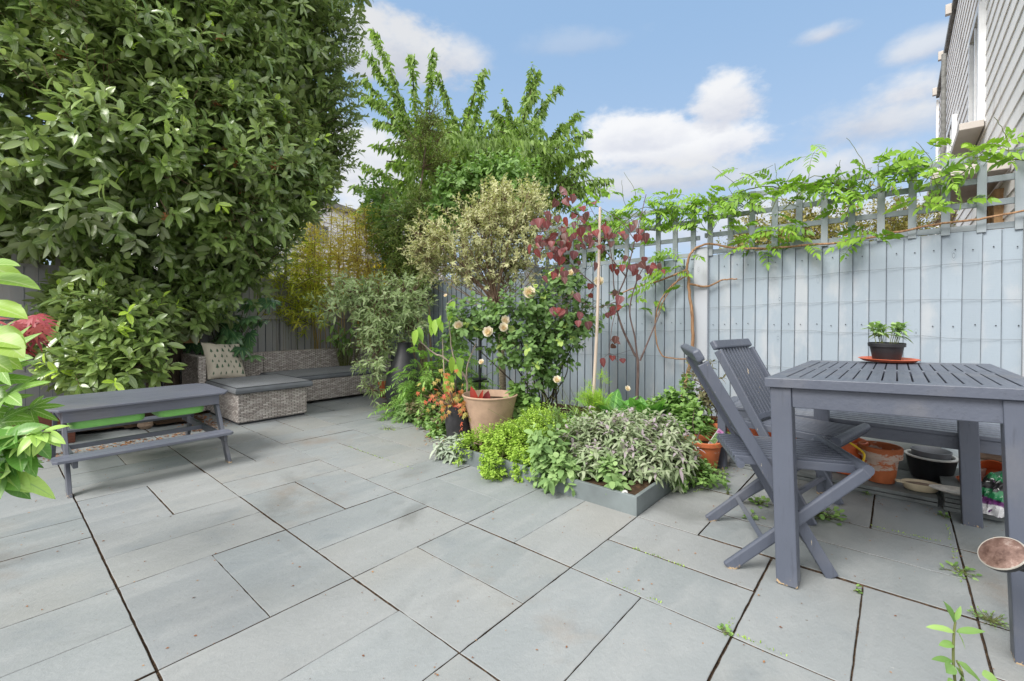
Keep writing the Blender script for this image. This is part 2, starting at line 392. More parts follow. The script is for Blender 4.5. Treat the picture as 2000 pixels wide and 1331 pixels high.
# --- slate paving
def slate(name):
    m,t,bs,o=newmat(name); r=attr(t,'rnd')
    gp=t.nodes.new('ShaderNodeNewGeometry').outputs['Position']
    ad=t.nodes.new('ShaderNodeVectorMath'); ad.operation='ADD'; cb=t.nodes.new('ShaderNodeCombineXYZ')
    t.links.new(M(t,'MULTIPLY',r,37),cb.inputs[0]); t.links.new(M(t,'MULTIPLY',r,11),cb.inputs[1]); t.links.new(gp,ad.inputs[0]); t.links.new(cb.outputs[0],ad.inputs[1])
    v=ad.outputs[0]
    rot=t.nodes.new('ShaderNodeMapping'); rot.inputs['Rotation'].default_value=(0,0,-PROT); t.links.new(v,rot.inputs[0])
    streak=noise(t,2.0,7,.62,vec=rot.outputs[0],sc=(1,3.2,1),dist=.6); broad=noise(t,.9,3,.5,vec=v)
    base=ramp(t,r,[(0,(0.192,0.214,0.221)),(.3,(0.231,0.250,0.257)),(.55,(0.210,0.232,0.244)),(.8,(0.248,0.259,0.259)),(1,(0.201,0.219,0.231))])
    c=mixc(t,M(t,'MULTIPLY',sstep(t,streak,.42,.75),.55),base,(0.288,0.300,0.303)); 
    c=mixc(t,M(t,'MULTIPLY',sstep(t,broad,.48,.7),.28),c,(0.273,0.253,0.213))
    c=mixc(t,M(t,'MULTIPLY',sstep(t,noise(t,3.1,5,.6,vec=v),.56,.72),.45),c,(0.166,0.191,0.208))
    blot=noise(t,1.35,4,.62,vec=gp,dist=.8); c=mixc(t,M(t,'MULTIPLY',sstep(t,blot,.56,.72),.5),c,(0.112,0.118,0.115))
    fine=noise(t,60,6,.7,vec=v); c=mixc(t,M(t,'MULTIPLY',sstep(t,fine,.62,.72),.22),c,(0.121,0.120,0.115))
    spk=noise(t,26,2,.5,vec=gp); c=mixc(t,sstep(t,spk,.765,.79),c,(0.101,0.085,0.073))
    spw=noise(t,17,3,.6,vec=v); c=mixc(t,M(t,'MULTIPLY',sstep(t,spw,.75,.8),.6),c,(0.556,0.551,0.539))
    # rust brown leaf stain where the damp corners are (under shrubs and by the seat)
    st=noise(t,1.0,6,.66,vec=gp); c=mixc(t,M(t,'MULTIPLY',sstep(t,st,.54,.72),.5),c,(0.207,0.152,0.106))
    setc(t,bs,c); bs.inputs['Specular IOR Level'].default_value=.35
    t.links.new(M(t,'ADD',M(t,'MULTIPLY',streak,.25),.42),bs.inputs['Roughness'])
    h=M(t,'ADD',M(t,'MULTIPLY',noise(t,4,9,.68,vec=rot.outputs[0],sc=(1,1.6,1)),1.0),M(t,'MULTIPLY',fine,.16)); bump(t,bs,h,.6,.016)
    return m
MT['slate']=slate('slate paving')
def soilmat(name,a,b,c3,s=60):
    m,t,bs,o=newmat(name); n=noise(t,s,8,.7); n2=noise(t,s*.13,4)
    c=ramp(t,n,[(.3,a),(.5,b),(.7,c3)]); c=mixc(t,M(t,'MULTIPLY',sstep(t,n2,.45,.65),.6),c,b)
    setc(t,bs,c); bs.inputs['Roughness'].default_value=.95; bs.inputs['Specular IOR Level'].default_value=.15
    bump(t,bs,n,1,.012); return m
MT['joint']=soilmat('joint sand',(.028,.02,.014),(.085,.06,.042),(.24,.15,.085),s=75)
MT['soil']=soilmat('bed soil',(.018,.011,.007),(.05,.032,.02),(.13,.075,.04),s=28)
def moss():
    m=soilmat('mossy joint',(.03,.04,.01),(.07,.09,.02),(.17,.13,.06),s=70); return m
MT['moss']=moss()
# --- fence paints
def fencepaint(name,c,age=.3,streak=(.42,.42,.42)):
    m,t,bs,o=newmat(name); r=attr(t,'rnd')
    ob=t.nodes.new('ShaderNodeTexCoord').outputs['Object']
    ad=t.nodes.new('ShaderNodeVectorMath'); ad.operation='ADD'; cb=t.nodes.new('ShaderNodeCombineXYZ')
    t.links.new(M(t,'MULTIPLY',r,53),cb.inputs[2]); t.links.new(M(t,'MULTIPLY',r,19),cb.inputs[0]); t.links.new(ob,ad.inputs[0]); t.links.new(cb.outputs[0],ad.inputs[1]); v=ad.outputs[0]
    col=ramp(t,r,[(0,tuple(x*.93 for x in c)),(.5,c),(1,tuple(min(1,x*1.05) for x in c))])
    g=noise(t,9,8,.62,vec=v,sc=(6,6,.7)); saw=noise(t,110,3,.5,vec=v,sc=(.15,.15,1))
    mot=noise(t,3.5,6,.6,vec=v,sc=(1.3,1.3,.6)); col=mixc(t,M(t,'MULTIPLY',sstep(t,mot,.48,.7),age),col,streak)
    col=mixc(t,M(t,'MULTIPLY',sstep(t,g,.6,.72),.25),col,tuple(x*.72 for x in c))
    kn=N(t,'ShaderNodeTexVoronoi',i_Scale=2.3); mp=t.nodes.new('ShaderNodeMapping'); mp.inputs['Scale'].default_value=(2.6,2.6,1); t.links.new(v,mp.inputs[0]); t.links.new(mp.outputs[0],kn.inputs[0])
    wv=M(t,'SINE',M(t,'MULTIPLY',kn.outputs['Distance'],190)); ring=M(t,'MULTIPLY',sstep(t,kn.outputs['Distance'],.085,.055),sstep(t,wv,.2,.9))
    col=mixc(t,M(t,'MULTIPLY',ring,.8),col,tuple(x*.42 for x in c))
    # damp green grime low down on the boards
    sp=t.nodes.new('ShaderNodeSeparateXYZ'); t.links.new(ob,sp.inputs[0]); lowf=sstep(t,M(t,'ADD',sp.outputs[2],M(t,'MULTIPLY',g,.5)),.75,.2)
    col=mixc(t,M(t,'MULTIPLY',lowf,.3),col,(.2,.22,.18))
    setc(t,bs,col); bs.inputs['Roughness'].default_value=.62; bs.inputs['Specular IOR Level'].default_value=.3
    bump(t,bs,M(t,'ADD',g,M(t,'MULTIPLY',saw,.5)),.35,.003); return m
MT['fence']=fencepaint('pale blue fence paint',(.285,.338,.392),.6,(.42,.435,.455))
MT['trellis']=fencepaint('grey blue trellis paint',(.265,.305,.335),.5,(.35,.37,.39))
MT['postpaint']=fencepaint('post paint',(.38,.405,.445),.35,(.40,.395,.41))
MT['backfence']=fencepaint('worn grey fence paint',(.36,.365,.375),.7,(.42,.39,.36))
MT['char']=painted_wood('dark blue grey paint',(.078,.09,.122),wear=.0,rough=.45,grain=(1,10,10))
MT['charfoot']=painted_wood('dark blue grey paint, bare feet',(.078,.09,.122),wear=.0,rough=.45,grain=(10,10,1),foot=True)
MT['charworn']=painted_wood('peeling dark paint',(.078,.09,.122),wear=.10,rough=.5,grain=(10,10,1),worn=(.45,.38,.28))
MT['kid']=painted_wood('charcoal painted boards',(.11,.12,.155),wear=.0,rough=.4,grain=(1,12,12))
MT['kidleg']=painted_wood('charcoal painted legs',(.07,.078,.10),wear=.0,rough=.45,grain=(10,10,1),foot=True)
MT['green']=plain('green plastic',(.20,.50,.12),.35,.04)
def rattan(name):
    m,t,bs,o=newmat(name); uv=t.nodes.new('ShaderNodeTexCoord').outputs['UV']
    sp=t.nodes.new('ShaderNodeSeparateXYZ'); wob=noise(t,14,3,.5,vec=uv); t.links.new(uv,sp.inputs[0])
    u=M(t,'ADD',M(t,'MULTIPLY',sp.outputs[0],1/.055),M(t,'MULTIPLY',M(t,'SUBTRACT',wob,.5),.5)); v=M(t,'ADD',M(t,'MULTIPLY',sp.outputs[1],1/.0155),M(t,'MULTIPLY',M(t,'SUBTRACT',wob,.5),.8))
    row=M(t,'FLOOR',v); par=M(t,'MODULO',M(t,'ABSOLUTE',row),2)
    uu=M(t,'ADD',u,M(t,'MULTIPLY',par,.5)); fu=M(t,'FRACT',uu); fv=M(t,'FRACT',v)
    hu=M(t,'SINE',M(t,'MULTIPLY',fu,math.pi)); hv=M(t,'POWER',M(t,'SINE',M(t,'MULTIPLY',fv,math.pi)),.45)
    h=M(t,'MULTIPLY',M(t,'ADD',M(t,'MULTIPLY',M(t,'POWER',hu,.8),.85),.15),hv)
    wn=N(t,'ShaderNodeTexWhiteNoise'); cb=t.nodes.new('ShaderNodeCombineXYZ'); t.links.new(row,cb.inputs[0]); t.links.new(M(t,'FLOOR',uu),cb.inputs[1]); t.links.new(cb.outputs[0],wn.inputs[0])
    fib=noise(t,60,3,.6,vec=uv,sc=(.15,3,1))
    col=ramp(t,wn.outputs['Value'],[(0,(.29,.255,.235)),(.5,(.40,.365,.34)),(1,(.55,.51,.48))])
    col=mixc(t,M(t,'MULTIPLY',sstep(t,fib,.5,.7),.45),col,(.17,.14,.125))
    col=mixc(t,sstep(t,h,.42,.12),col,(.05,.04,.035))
    setc(t,bs,col); bs.inputs['Roughness'].default_value=.5; bump(t,bs,h,1,.006); return m
MT['rattan']=rattan('grey rattan weave')
def fabric(name,c,sc=500):
    m,t,bs,o=newmat(name); n=noise(t,5,5); w=noise(t,sc,2); setc(t,bs,ramp(t,n,[(.3,tuple(x*.85 for x in c)),(.7,tuple(x*1.12 for x in c))]))
    bs.inputs['Roughness'].default_value=.9; bs.inputs['Sheen Weight'].default_value=.15; bump(t,bs,M(t,'ADD',w,M(t,'MULTIPLY',noise(t,11,4,.5),2.5)),.3,.01); return m
MT['cushion']=fabric('grey cushion cloth',(.125,.137,.152)); MT['piping']=plain('dark piping',(.04,.043,.05),.8)
def terracotta(name,c,chalk=0,rough=.75,band=None):
    m,t,bs,o=newmat(name); n=noise(t,14,6,.6); col=ramp(t,n,[(.3,tuple(x*.82 for x in c)),(.7,tuple(min(1,x*1.12) for x in c))])
    if chalk:
        sp=t.nodes.new('ShaderNodeSeparateXYZ'); t.links.new(t.nodes.new('ShaderNodeTexCoord').outputs['Object'],sp.inputs[0])
        w=noise(t,11,7,.7,sc=(1,1,2.2)); zz=sp.outputs[2]
        if band: 
            k=M(t,'MULTIPLY',sstep(t,zz,band[0],band[0]+.03),sstep(t,zz,band[1],band[1]-.02)); f=sstep(t,M(t,'ADD',w,M(t,'MULTIPLY',k,.15)),.60,.66)
        else: f=sstep(t,w,.66-chalk,.72-chalk)
        col=mixc(t,M(t,'MULTIPLY',f,.8),col,(.52,.46,.40))
    setc(t,bs,col); bs.inputs['Roughness'].default_value=rough; bump(t,bs,noise(t,70,5),.25,.003); return m
MT['terra']=terracotta('terracotta',(.50,.135,.048),.06); MT['terraold']=terracotta('chalky old terracotta',(.46,.13,.045),.1,band=(.055,.19)); MT['orangepl']=plain('orange plastic',(.62,.13,.04),.42,.06)
MT['redplate']=plain('orange saucer plastic',(.45,.10,.045),.4,.06)
MT['bigpot']=terracotta('pale clay',(.40,.27,.19),.03,.85)
MT['blackpot']=plain('black plastic',(.014,.015,.018),.5,.15,bmp=.1); MT['greypot']=plain('grey plastic',(.15,.16,.18),.5,.1); MT['whiteenam']=plain('white enamel',(.62,.62,.6),.35,.05)
MT['cream']=plain('cream glaze',(.62,.53,.37),.3,.08); MT['pinkpot']=plain('pale pink clay',(.60,.46,.40),.7,.06); MT['platewhite']=plain('weathered white china',(.55,.52,.47),.4,.2,30)
MT['slatepanel']=plain('dark slate slab',(.085,.10,.10),.6,.2,4,bmp=.4,bscale=8); MT['stack']=plain('stacked slate edge',(.15,.165,.165),.7,.18,6,bmp=.5,bscale=18)
MT['edging']=plain('grey metal edging',(.155,.18,.185),.5,.16,4,bmp=.15,bscale=25,metal=.2)
MT['sleeper']=bark('weathered timber',(.15,.10,.07),(.30,.22,.16),sc=(.4,.4,3)); MT['darktimber']=bark('brown timber edging',(.05,.028,.018),(.12,.07,.045),sc=(3,3,.5))
MT['soilpot']=MT['soil']; MT['yellow']=plain('yellow strap',(.75,.5,.02),.5)
MT['wire']=plain('galvanised wire',(.12,.13,.14),.5,metal=.5); MT['rust']=bark('rusty brown metal',(.06,.018,.01),(.16,.055,.03),sc=(1,1,1))
MT['barkgrey']=bark('grey brown bark',(.10,.075,.05),(.28,.21,.15)); MT['barkdark']=bark('dark bark',(.03,.022,.014),(.10,.075,.05)); MT['barkorange']=bark('peeling orange bark',(.15,.075,.035),(.42,.25,.14),sc=(2,2,.3)); MT['barkbirch']=bark('ringed silver brown bark',(.12,.085,.05),(.42,.36,.27),sc=(.6,.6,3))
MT['twig']=bark('twig',(.12,.07,.045),(.24,.16,.11)); MT['twiggreen']=bark('green twig',(.07,.085,.02),(.16,.18,.06)); MT['twigpurple']=bark('purple brown twig',(.06,.035,.035),(.17,.12,.11)); MT['twigpale']=bark('pale twig',(.22,.17,.14),(.42,.34,.28))
MT['stake']=bark('pale stake',(.42,.33,.26),(.62,.53,.45),sc=(3,3,.2)); MT['cane']=bark('bamboo cane',(.07,.08,.02),(.2,.19,.06),sc=(1,1,1)); MT['canegold']=bark('golden cane',(.3,.2,.05),(.5,.36,.12))
# leaves
lf=leafmat
MT['bay']=lf('evergreen leaf',(.09,.155,.04),(.19,.29,.08),(.33,.45,.13),tip=(.46,.66,.08),rough=.30,trans=.28,spec=.9,under=(.27,.34,.16),midrib=(.30,.39,.16))
MT['cherry']=lf('cherry leaf',(.14,.22,.05),(.21,.33,.08),(.32,.46,.12),rough=.5,trans=.42)
MT['olive']=lf('small olive green leaf',(.12,.19,.04),(.21,.29,.07),(.33,.40,.11),rough=.5,trans=.35)
MT['varieg']=lf('cream edged leaf',(.16,.21,.07),(.30,.34,.14),(.52,.52,.28),margin=(.72,.69,.44),rough=.5,trans=.3)
MT['silver']=lf('pale willow leaf',(.16,.25,.09),(.28,.40,.16),(.42,.54,.26),margin=(.52,.60,.36),rough=.5,trans=.3)
MT['rosele']=lf('rose leaf',(.08,.15,.05),(.15,.26,.08),(.24,.38,.14),tip=(.35,.47,.12),rough=.45,trans=.3)
MT['cercis']=lf('burgundy heart leaf',(.11,.06,.045),(.16,.05,.06),(.26,.045,.04),tip=(.16,.17,.07),rough=.45,trans=.35,under=(.24,.12,.13),midrib=(.30,.14,.15),veins=.25)
MT['wist']=lf('bright climber leaf',(.12,.24,.022),(.20,.37,.04),(.32,.50,.07),rough=.5,trans=.38)
MT['bamb']=lf('yellow green bamboo leaf',(.34,.44,.07),(.58,.62,.10),(.80,.72,.15),rough=.5,trans=.55)
MT['bambgold']=lf('golden bamboo leaf',(.58,.47,.12),(.76,.66,.20),(.84,.78,.32),rough=.55,trans=.55)
MT['fatsia']=lf('glossy palmate leaf',(0.053,0.128,0.060),(0.090,0.210,0.083),(0.165,0.300,0.120),rough=.28,spec=.7,trans=.15,midrib=(0.300,0.450,0.180))
MT['lime']=lf('lime leaf',(.15,.28,.04),(.22,.38,.055),(.32,.48,.09),rough=.38,trans=.35,midrib=(.40,.52,.2),veins=.3)
MT['fatsialime']=lf('large fingered leaf',(.10,.22,.03),(.16,.32,.05),(.24,.42,.09),rough=.32,trans=.3,midrib=(.45,.6,.28),veins=.35)
MT['apple']=lf('glossy ovate leaf',(.07,.19,.04),(.12,.29,.05),(.25,.45,.09),tip=(.4,.6,.15),rough=.35,trans=.3,midrib=(.28,.45,.15),veins=.22,under=(.25,.38,.2))
MT['acer']=lf('red maple leaf',(.22,.03,.045),(.34,.05,.07),(.45,.10,.11),rough=.5,trans=.35)
MT['aceror']=lf('orange maple leaf',(.50,.06,.04),(.50,.22,.07),(.42,.44,.11),rough=.5,trans=.35)
MT['fern']=lf('feathery leaflet',(.13,.26,.06),(.22,.40,.09),(.34,.54,.14),rough=.55,trans=.38)
MT['oreg']=lf('golden oregano leaf',(.18,.31,.04),(.30,.46,.06),(.44,.60,.12),rough=.5,trans=.3)
MT['sage']=lf('purple sage leaf',(.19,.26,.14),(.30,.37,.22),(.42,.45,.34),tip=(.38,.32,.36),rough=.8,trans=.28,spec=.15)
MT['sagegreen']=lf('green sage leaf',(.14,.24,.09),(.24,.37,.14),(.36,.49,.22),rough=.8,trans=.28,spec=.15)
MT['lamb']=lf('woolly silver leaf',(.22,.28,.20),(.31,.37,.28),(.42,.46,.38),rough=.95,trans=.15,spec=.1)
MT['mint']=lf('mint leaf',(.12,.23,.06),(.19,.33,.09),(.30,.46,.14),rough=.5,trans=.3)
MT['hosta']=lf('broad green leaf',(0.085,0.238,0.051),(0.145,0.357,0.076),(0.238,0.510,0.119),rough=.35,trans=.28,midrib=(0.340,0.612,0.204),veins=.2)
MT['fennel']=lf('fennel thread',(.28,.50,.03),(.38,.62,.05),(.5,.72,.1),rough=.6,trans=.3)
MT['canna']=lf('dark red canna leaf',(.09,.012,.015),(.17,.02,.02),(.42,.05,.03),rough=.35,trans=.3)
MT['petal']=lf('blush rose petal',(.72,.52,.42),(.80,.66,.56),(.84,.77,.70),rough=.6,trans=.3,spec=.2)
MT['deadleaf']=lf('dead leaf',(.10,.04,.02),(.22,.09,.035),(.38,.2,.08),rough=.8,trans=.1)
MT['bronze']=lf('bronze tinted leaf',(.10,.09,.05),(.17,.17,.08),(.26,.20,.13),rough=.5,trans=.25)
MT['farshrub']=lf('distant shrub leaf',(0.117,0.130,0.026),(0.260,0.247,0.058),(0.442,0.364,0.117),rough=.6,trans=.3)
MT['yellowfl']=lf('yellow shrub',(.5,.42,.01),(.72,.6,.02),(.85,.75,.05),rough=.6,trans=.3)
MT['buds']=plain('rusty seed head',(.42,.19,.08),.8,.3,60)
def clad(name,c):
    m,t,bs,o=newmat(name); g=noise(t,3,7,.62); st=noise(t,2.2,7,.7,sc=(1.5,1.5,.35))
    col=ramp(t,g,[(.3,tuple(x*.93 for x in c)),(.7,tuple(min(1,x*1.05) for x in c))]); col=mixc(t,M(t,'MULTIPLY',sstep(t,st,.52,.72),.45),col,(.36,.29,.23))
    setc(t,bs,col); bs.inputs['Roughness'].default_value=.7; bump(t,bs,noise(t,30,5),.2,.004); return m
MT['clad']=clad('weathered white cladding',(.84,.82,.80)); MT['cladfar']=clad('white cladding',(.78,.79,.81)); MT['whitefr']=plain('white window frame',(.78,.79,.80),.4,.03); MT['sill']=clad('stone sill',(.50,.46,.42))
m,t,bs,o=newmat('window glass'); bs.inputs['Base Color'].default_value=(.09,.11,.13,1); bs.inputs['Roughness'].default_value=.06; bs.inputs['Specular IOR Level'].default_value=.9; MT['glass']=m
MT['wood']=bark('honey timber',(.30,.16,.07),(.52,.32,.16),sc=(1,1,.4)); MT['roof']=plain('grey roof edge',(.20,.20,.19),.8,.2); MT['brick']=plain('orange brick',(.45,.16,.09),.85,.2,20)
# ================================================================ GROUND
def struct(o): o['kind']='structure'; return o
g=MB(); 
n=0
g.poly([(-60,-60,-.034),(60,-60,-.034),(60,60,-.034),(-60,60,-.034)])
struct(g.build('ground',MT['joint']))
SL='''-5,1,-1,1 -2,1,1,2 -2,1,2,3 -2,1,3,4 -2,1,4,6 -2,1,6,7 -2,1,7,8 -2,1,8,10 -2,1,10,11 -2,1,11,13 -2,1,13,15 -2,-5,1,3 -5,-2,3,5 -5,-2,5,7 -5,-2,7,9 -5,-2,9,11 -5,-2,11,13
1,3,0,1 1,3,1,2 1,2,2,4 2,3,2,4 1,3,4,5 1,3,5,6 1,2,6,8 2,3,6,8 1,3,8,9 1,3,9,10 1,2,10,12 2,3,10,12 1,3,12,13 1,3,13,15
3,4,0,2 4,5,0,2 3,5,2,3 3,5,3,4 3,4,4,6 4,5,4,6 3,5,6,7 3,5,7,8 3,4,8,10 4,5,8,10 3,5,10,11 3,5,11,13 3,5,13,15
5,7,0,1 5,7,1,2 5,6,2,4 6,7,2,4 5,7,4,5 5,7,5,6 5,6,6,8 6,7,6,8 5,7,8,9 5,7,9,10 5,6,10,12 6,7,10,12 5,7,12,14 5,7,14,16
7,9,4,6 7,9,6,8 7,8,8,10 8,9,8,10 7,9,10,11 7,9,11,12 7,8,12,14 8,9,12,14 7,9,14,16 9,11,7,9 9,11,9,11 9,11,11,12 9,11,12,13 9,11,13,15 11,13,9,12 11,13,12,15
1,3,-2,0 -1,1,-4,-1 1,3,-4,-2 3,5,-1,0 3,5,-2,-1 3,5,-4,-2 5,6,-2,0 6,7,-2,0 5,7,-3,-2 5,7,-4,-3 7,9,-1,0 7,8,-4,-1 8,9,-4,-1 9,11,-1,0.6 9,11,-3,-1 9,11,-4,-3 11,13,-1,1 11,13,-4,-1
6,7,-6,-4 7,9,-6,-4 9,11,-6,-4 3,6,-6,-4 1,3,-6,-4 6,9,-8,-6 3,6,-8,-6 9,12,-8,-6 11,13,-6,-4'''
V=[];Fq=[];rn=[]
def slab(u0,u1,v0,v1):
    a0,a1=u0*.3025,u1*.3025; t0,t1=.985+v0*.2995,.985+v1*.2995
    if a1<a0: a0,a1=a1,a0
    if t1<t0: t0,t1=t1,t0
    k=lambda: random.choice((.0014,.0018,.0022,.0029,.0039))
    a0+=k() if u0!=1 or v1<1 else .0035; a1-=k() if u1!=1 else .0035; t0+=k();t1-=k()
    if abs(u1-3)<.01: a1-=.0015
    if v0<-.9 and u0>=3:
        if u0==7 and v0==-4: a0+=.006
        t0+=.002; a1-=.003
    z=random.uniform(-.0012,.0012); ti=[random.uniform(-.0012,.0012) for _ in range(4)]
    r=random.random(); n=len(V)
    # eased, slightly chipped edge: outline subdivided and jittered
    pts=[]; cor=[(a0,t0),(a1,t0),(a1,t1),(a0,t1)]
    for i in range(4):
        p,q=cor[i],cor[(i+1)%4]; ln=math.hypot(q[0]-p[0],q[1]-p[1]); m=max(2,int(ln/.035))
        for j in range(m):
            f=j/m; jx=random.gauss(0,.00055); zz=z+ti[i]*(1-f)+ti[(i+1)%4]*f
            w=(p[0]+(q[0]-p[0])*f,p[1]+(q[1]-p[1])*f); ca,ct=(a0+a1)/2,(t0+t1)/2
            nx=(0,1) if i%2==0 else (1,0)
            pts.append((w[0]+nx[0]*jx,w[1]+nx[1]*jx,zz))
    N_=len(pts); ca,ct=(a0+a1)/2,(t0+t1)/2
    def ins(p,d): 
        sa=1 if p[0]<ca else -1; st=1 if p[1]<ct else -1
        return (p[0]+sa*min(d,abs(p[0]-ca)),p[1]+st*min(d,abs(p[1]-ct)))
    for p in pts:
        q=ins(p,.0016); V.append(tuple(L(q[0],q[1],p[2])))
    for p in pts: V.append(tuple(L(p[0],p[1],p[2]-.0016)))
    for p in pts: V.append(tuple(L(p[0],p[1],p[2]-.026)))
    Fq.append(tuple(range(n,n+N_)))
    for k2 in (0,N_):
        for i in range(N_):
            j=(i+1)%N_; Fq.append((n+k2+i,n+k2+N_+i,n+k2+N_+j,n+k2+j))
    rn.extend([r]*(3*N_))
for s_ in SL.split():
    slab(*[float(q) for q in s_.split(',')])
me=bpy.data.meshes.new('paving'); me.from_pydata(V,[],Fq); me.update(); a_=me.attributes.new('rnd','FLOAT','POINT'); a_.data.foreach_set('value',rn); me.materials.append(MT['slate']); me.materials.append(MT['joint'])
import bmesh
bm=bmesh.new(); bm.from_mesh(me); bmesh.ops.recalc_face_normals(bm,faces=bm.faces); bm.to_mesh(me); bm.free()
for pl_ in me.polygons:      # the upright slab edges are caked with joint dirt
    if min(me.vertices[i].co.z for i in pl_.vertices)<-.015: pl_.material_index=1
struct(link('paving',me))
# sandy joint filling, a few mm below the slab faces
g=MB(); g.poly([tuple(L(-2,-2,-.0100)),tuple(L(4.6,-2,-.0100)),tuple(L(4.6,7,-.0100)),tuple(L(-2,7,-.0100))]); struct(g.build('joint_sand',MT['joint']))
# planted bed soil: raised bed in front, soil running back to the fence, ledge ground right
def soilsheet(name,outline,z0,h,mat=MT['soil'],res=.07,seed=0):
    """heightfield clipped to an outline (a,t)"""
    A_=np.array(outline); mn=A_.min(0);mx=A_.max(0); nx=int((mx[0]-mn[0])/res)+1; ny=int((mx[1]-mn[1])/res)+1
    X,Y=np.meshgrid(np.linspace(mn[0],mx[0],nx),np.linspace(mn[1],mx[1],ny),indexing='ij')
    def inside(x,y):
        c=False; j=len(A_)-1
        for i in range(len(A_)):
            if (A_[i][1]>y)!=(A_[j][1]>y) and x<(A_[j][0]-A_[i][0])*(y-A_[i][1])/(A_[j][1]-A_[i][1])+A_[i][0]: c=not c
            j=i
        return c
    P=np.stack([X.ravel(),Y.ravel(),np.zeros(X.size)],1); nz_=fnoise(P+seed,4.0)*.5+fnoise(P+seed,13.0)*.25
    ins=np.array([inside(p[0],p[1]) for p in P]).reshape(X.shape)
    Z=z0+h*(.6+.5*nz_.reshape(X.shape)); m=MB()
    for i in range(nx):
        for j in range(ny): m.v.append(tuple(L(X[i,j],Y[i,j],Z[i,j])))
    for i in range(nx-1):
        for j in range(ny-1):
            if ins[i,j] and ins[i+1,j] and ins[i,j+1] and ins[i+1,j+1]: m.f.append((i*ny+j,(i+1)*ny+j,(i+1)*ny+j+1,i*ny+j+1))
    return m.build(name,mat,smooth=True)
def uvp(u,v): return (u*.3025,.985+.2995*v)
struct(soilsheet('bed_soil',[uvp(7.03,.05),uvp(8.9,.05),uvp(8.9,-.1),uvp(10.4,-.1),uvp(10.4,.3),uvp(13.2,.3),uvp(13.2,18.2),uvp(11.8,18.2),uvp(11.8,13.2),uvp(9.6,12.2),uvp(8.9,9),uvp(8.2,6.2),uvp(8.0,4.6),uvp(7.03,4.5)],.055,.05))
struct(soilsheet('border_soil',[uvp(-6,16.6),uvp(4.6,13.2),uvp(4.6,17.1),uvp(13,17.1),uvp(13,18.2),uvp(-6,18.2)],.01,.03,seed=3))

# ================================================================ FENCES
MT['gap_shade']=plain('painted gap shade',(.10,.12,.14),.9,.2)  # dark tone for strips between boards: shadow of each gap put into colour
FA=4.0   # the blue fence stands on the line a=4
def boards(mb,axis,p0,p1,pitch,w,zb,zt,fix,face,rr,gaps=None):
    """upright featheredge boards along an axis; face=-1 towards the garden"""
    n=round((p1-p0)/pitch); pitch=(p1-p0)/n
    for k in range(n):
        q0=p0+k*pitch; q1=q0+w if k<n-1 else p1; th=.012; thin=.004; j=random.uniform(-.003,.003); zt_=zt+random.uniform(-.006,.004); lean=random.uniform(-.0012,.0012)
        lo=face*(.003+random.uniform(0,.001)); hi=face*(.016+random.uniform(0,.003))
        # thick edge at q0 side (towards the camera's right), overlapping the next board's thin edge
        c=[]
        for z in (zb,zt_):
            for q,f in ((q0,0),(q1,0),(q1,1),(q0,1)):
                off=(hi if q==q0 else lo) if f==1 else ((hi-face*th) if q==q0 else (lo-face*thin))
                qq=q+j+lean*(z*5)
                c.append((fix+off,qq,z) if axis=='t' else (qq,fix+off,z))
        mb.quadbox([Vector(x) for x in c]); rr+= [random.random()]*8
        if gaps is not None and k>0:  # thin dark box paints the gap's shade along each board joint
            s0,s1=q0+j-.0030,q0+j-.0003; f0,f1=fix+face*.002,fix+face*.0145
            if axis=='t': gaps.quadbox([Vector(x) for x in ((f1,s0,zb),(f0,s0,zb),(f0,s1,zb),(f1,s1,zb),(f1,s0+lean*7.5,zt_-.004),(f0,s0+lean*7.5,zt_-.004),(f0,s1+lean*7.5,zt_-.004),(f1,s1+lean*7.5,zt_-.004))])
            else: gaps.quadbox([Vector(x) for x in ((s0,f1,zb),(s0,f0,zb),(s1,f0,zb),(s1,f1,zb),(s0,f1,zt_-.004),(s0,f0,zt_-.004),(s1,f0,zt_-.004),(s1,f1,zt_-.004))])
def fbuild(mb,name,mat,parent,rr=None,bevel=0):
    o=mb.build(name,mat,parent,bevel=bevel)
    a=o.data.attributes.new('rnd','FLOAT','POINT'); a.data.foreach_set('value',rr if rr is not None and len(rr)==len(o.data.vertices) else list(np.repeat(RN.random(len(o.data.vertices)//8+1),8)[:len(o.data.vertices)])); return o
fr=thing('garden_fence','pale blue grey fence of upright boards with square trellis on top, along the right side','fence',(0,0,0),PROT)
posts=[-.62,1.274,3.13,4.98]
pan=[(-2.45,-.67,1.535),(-.57,1.224,1.535),(1.324,3.08,1.52),(3.18,4.93,1.47),(5.03,6.42,1.46)]
for (q0,q1,zt) in pan:
    mb=MB(); rr=[]; gp_=MB(); boards(mb,'t',q0,q1,.0905,.101,.02,zt,FA,-1,rr,gp_); o_=fbuild(mb,'board_panel',MT['fence'],fr,rr); gp_.build('gap_shade_strips',MT['gap_shade'],o_)
    for z in (.3,.9,1.4):
        mb=MB(); mb.box(FA+.018,FA+.055,q0,q1,z,z+.075); fbuild(mb,'rail',MT['fence'],fr)
for q in posts:
    mb=MB(); mb.box(FA-.045,FA+.06,q-.058,q+.058,0,1.60); mb.v[4:8]=[(x,y,z+.0) for x,y,z in mb.v[4:8]]; fbuild(mb,'fence_post',MT['postpaint'],fr,bevel=.008)
mb=MB(); mb.box(FA-.05,FA+.05,6.40,6.50,0,1.95); fbuild(mb,'fence_post',MT['backfence'],fr,bevel=.006)
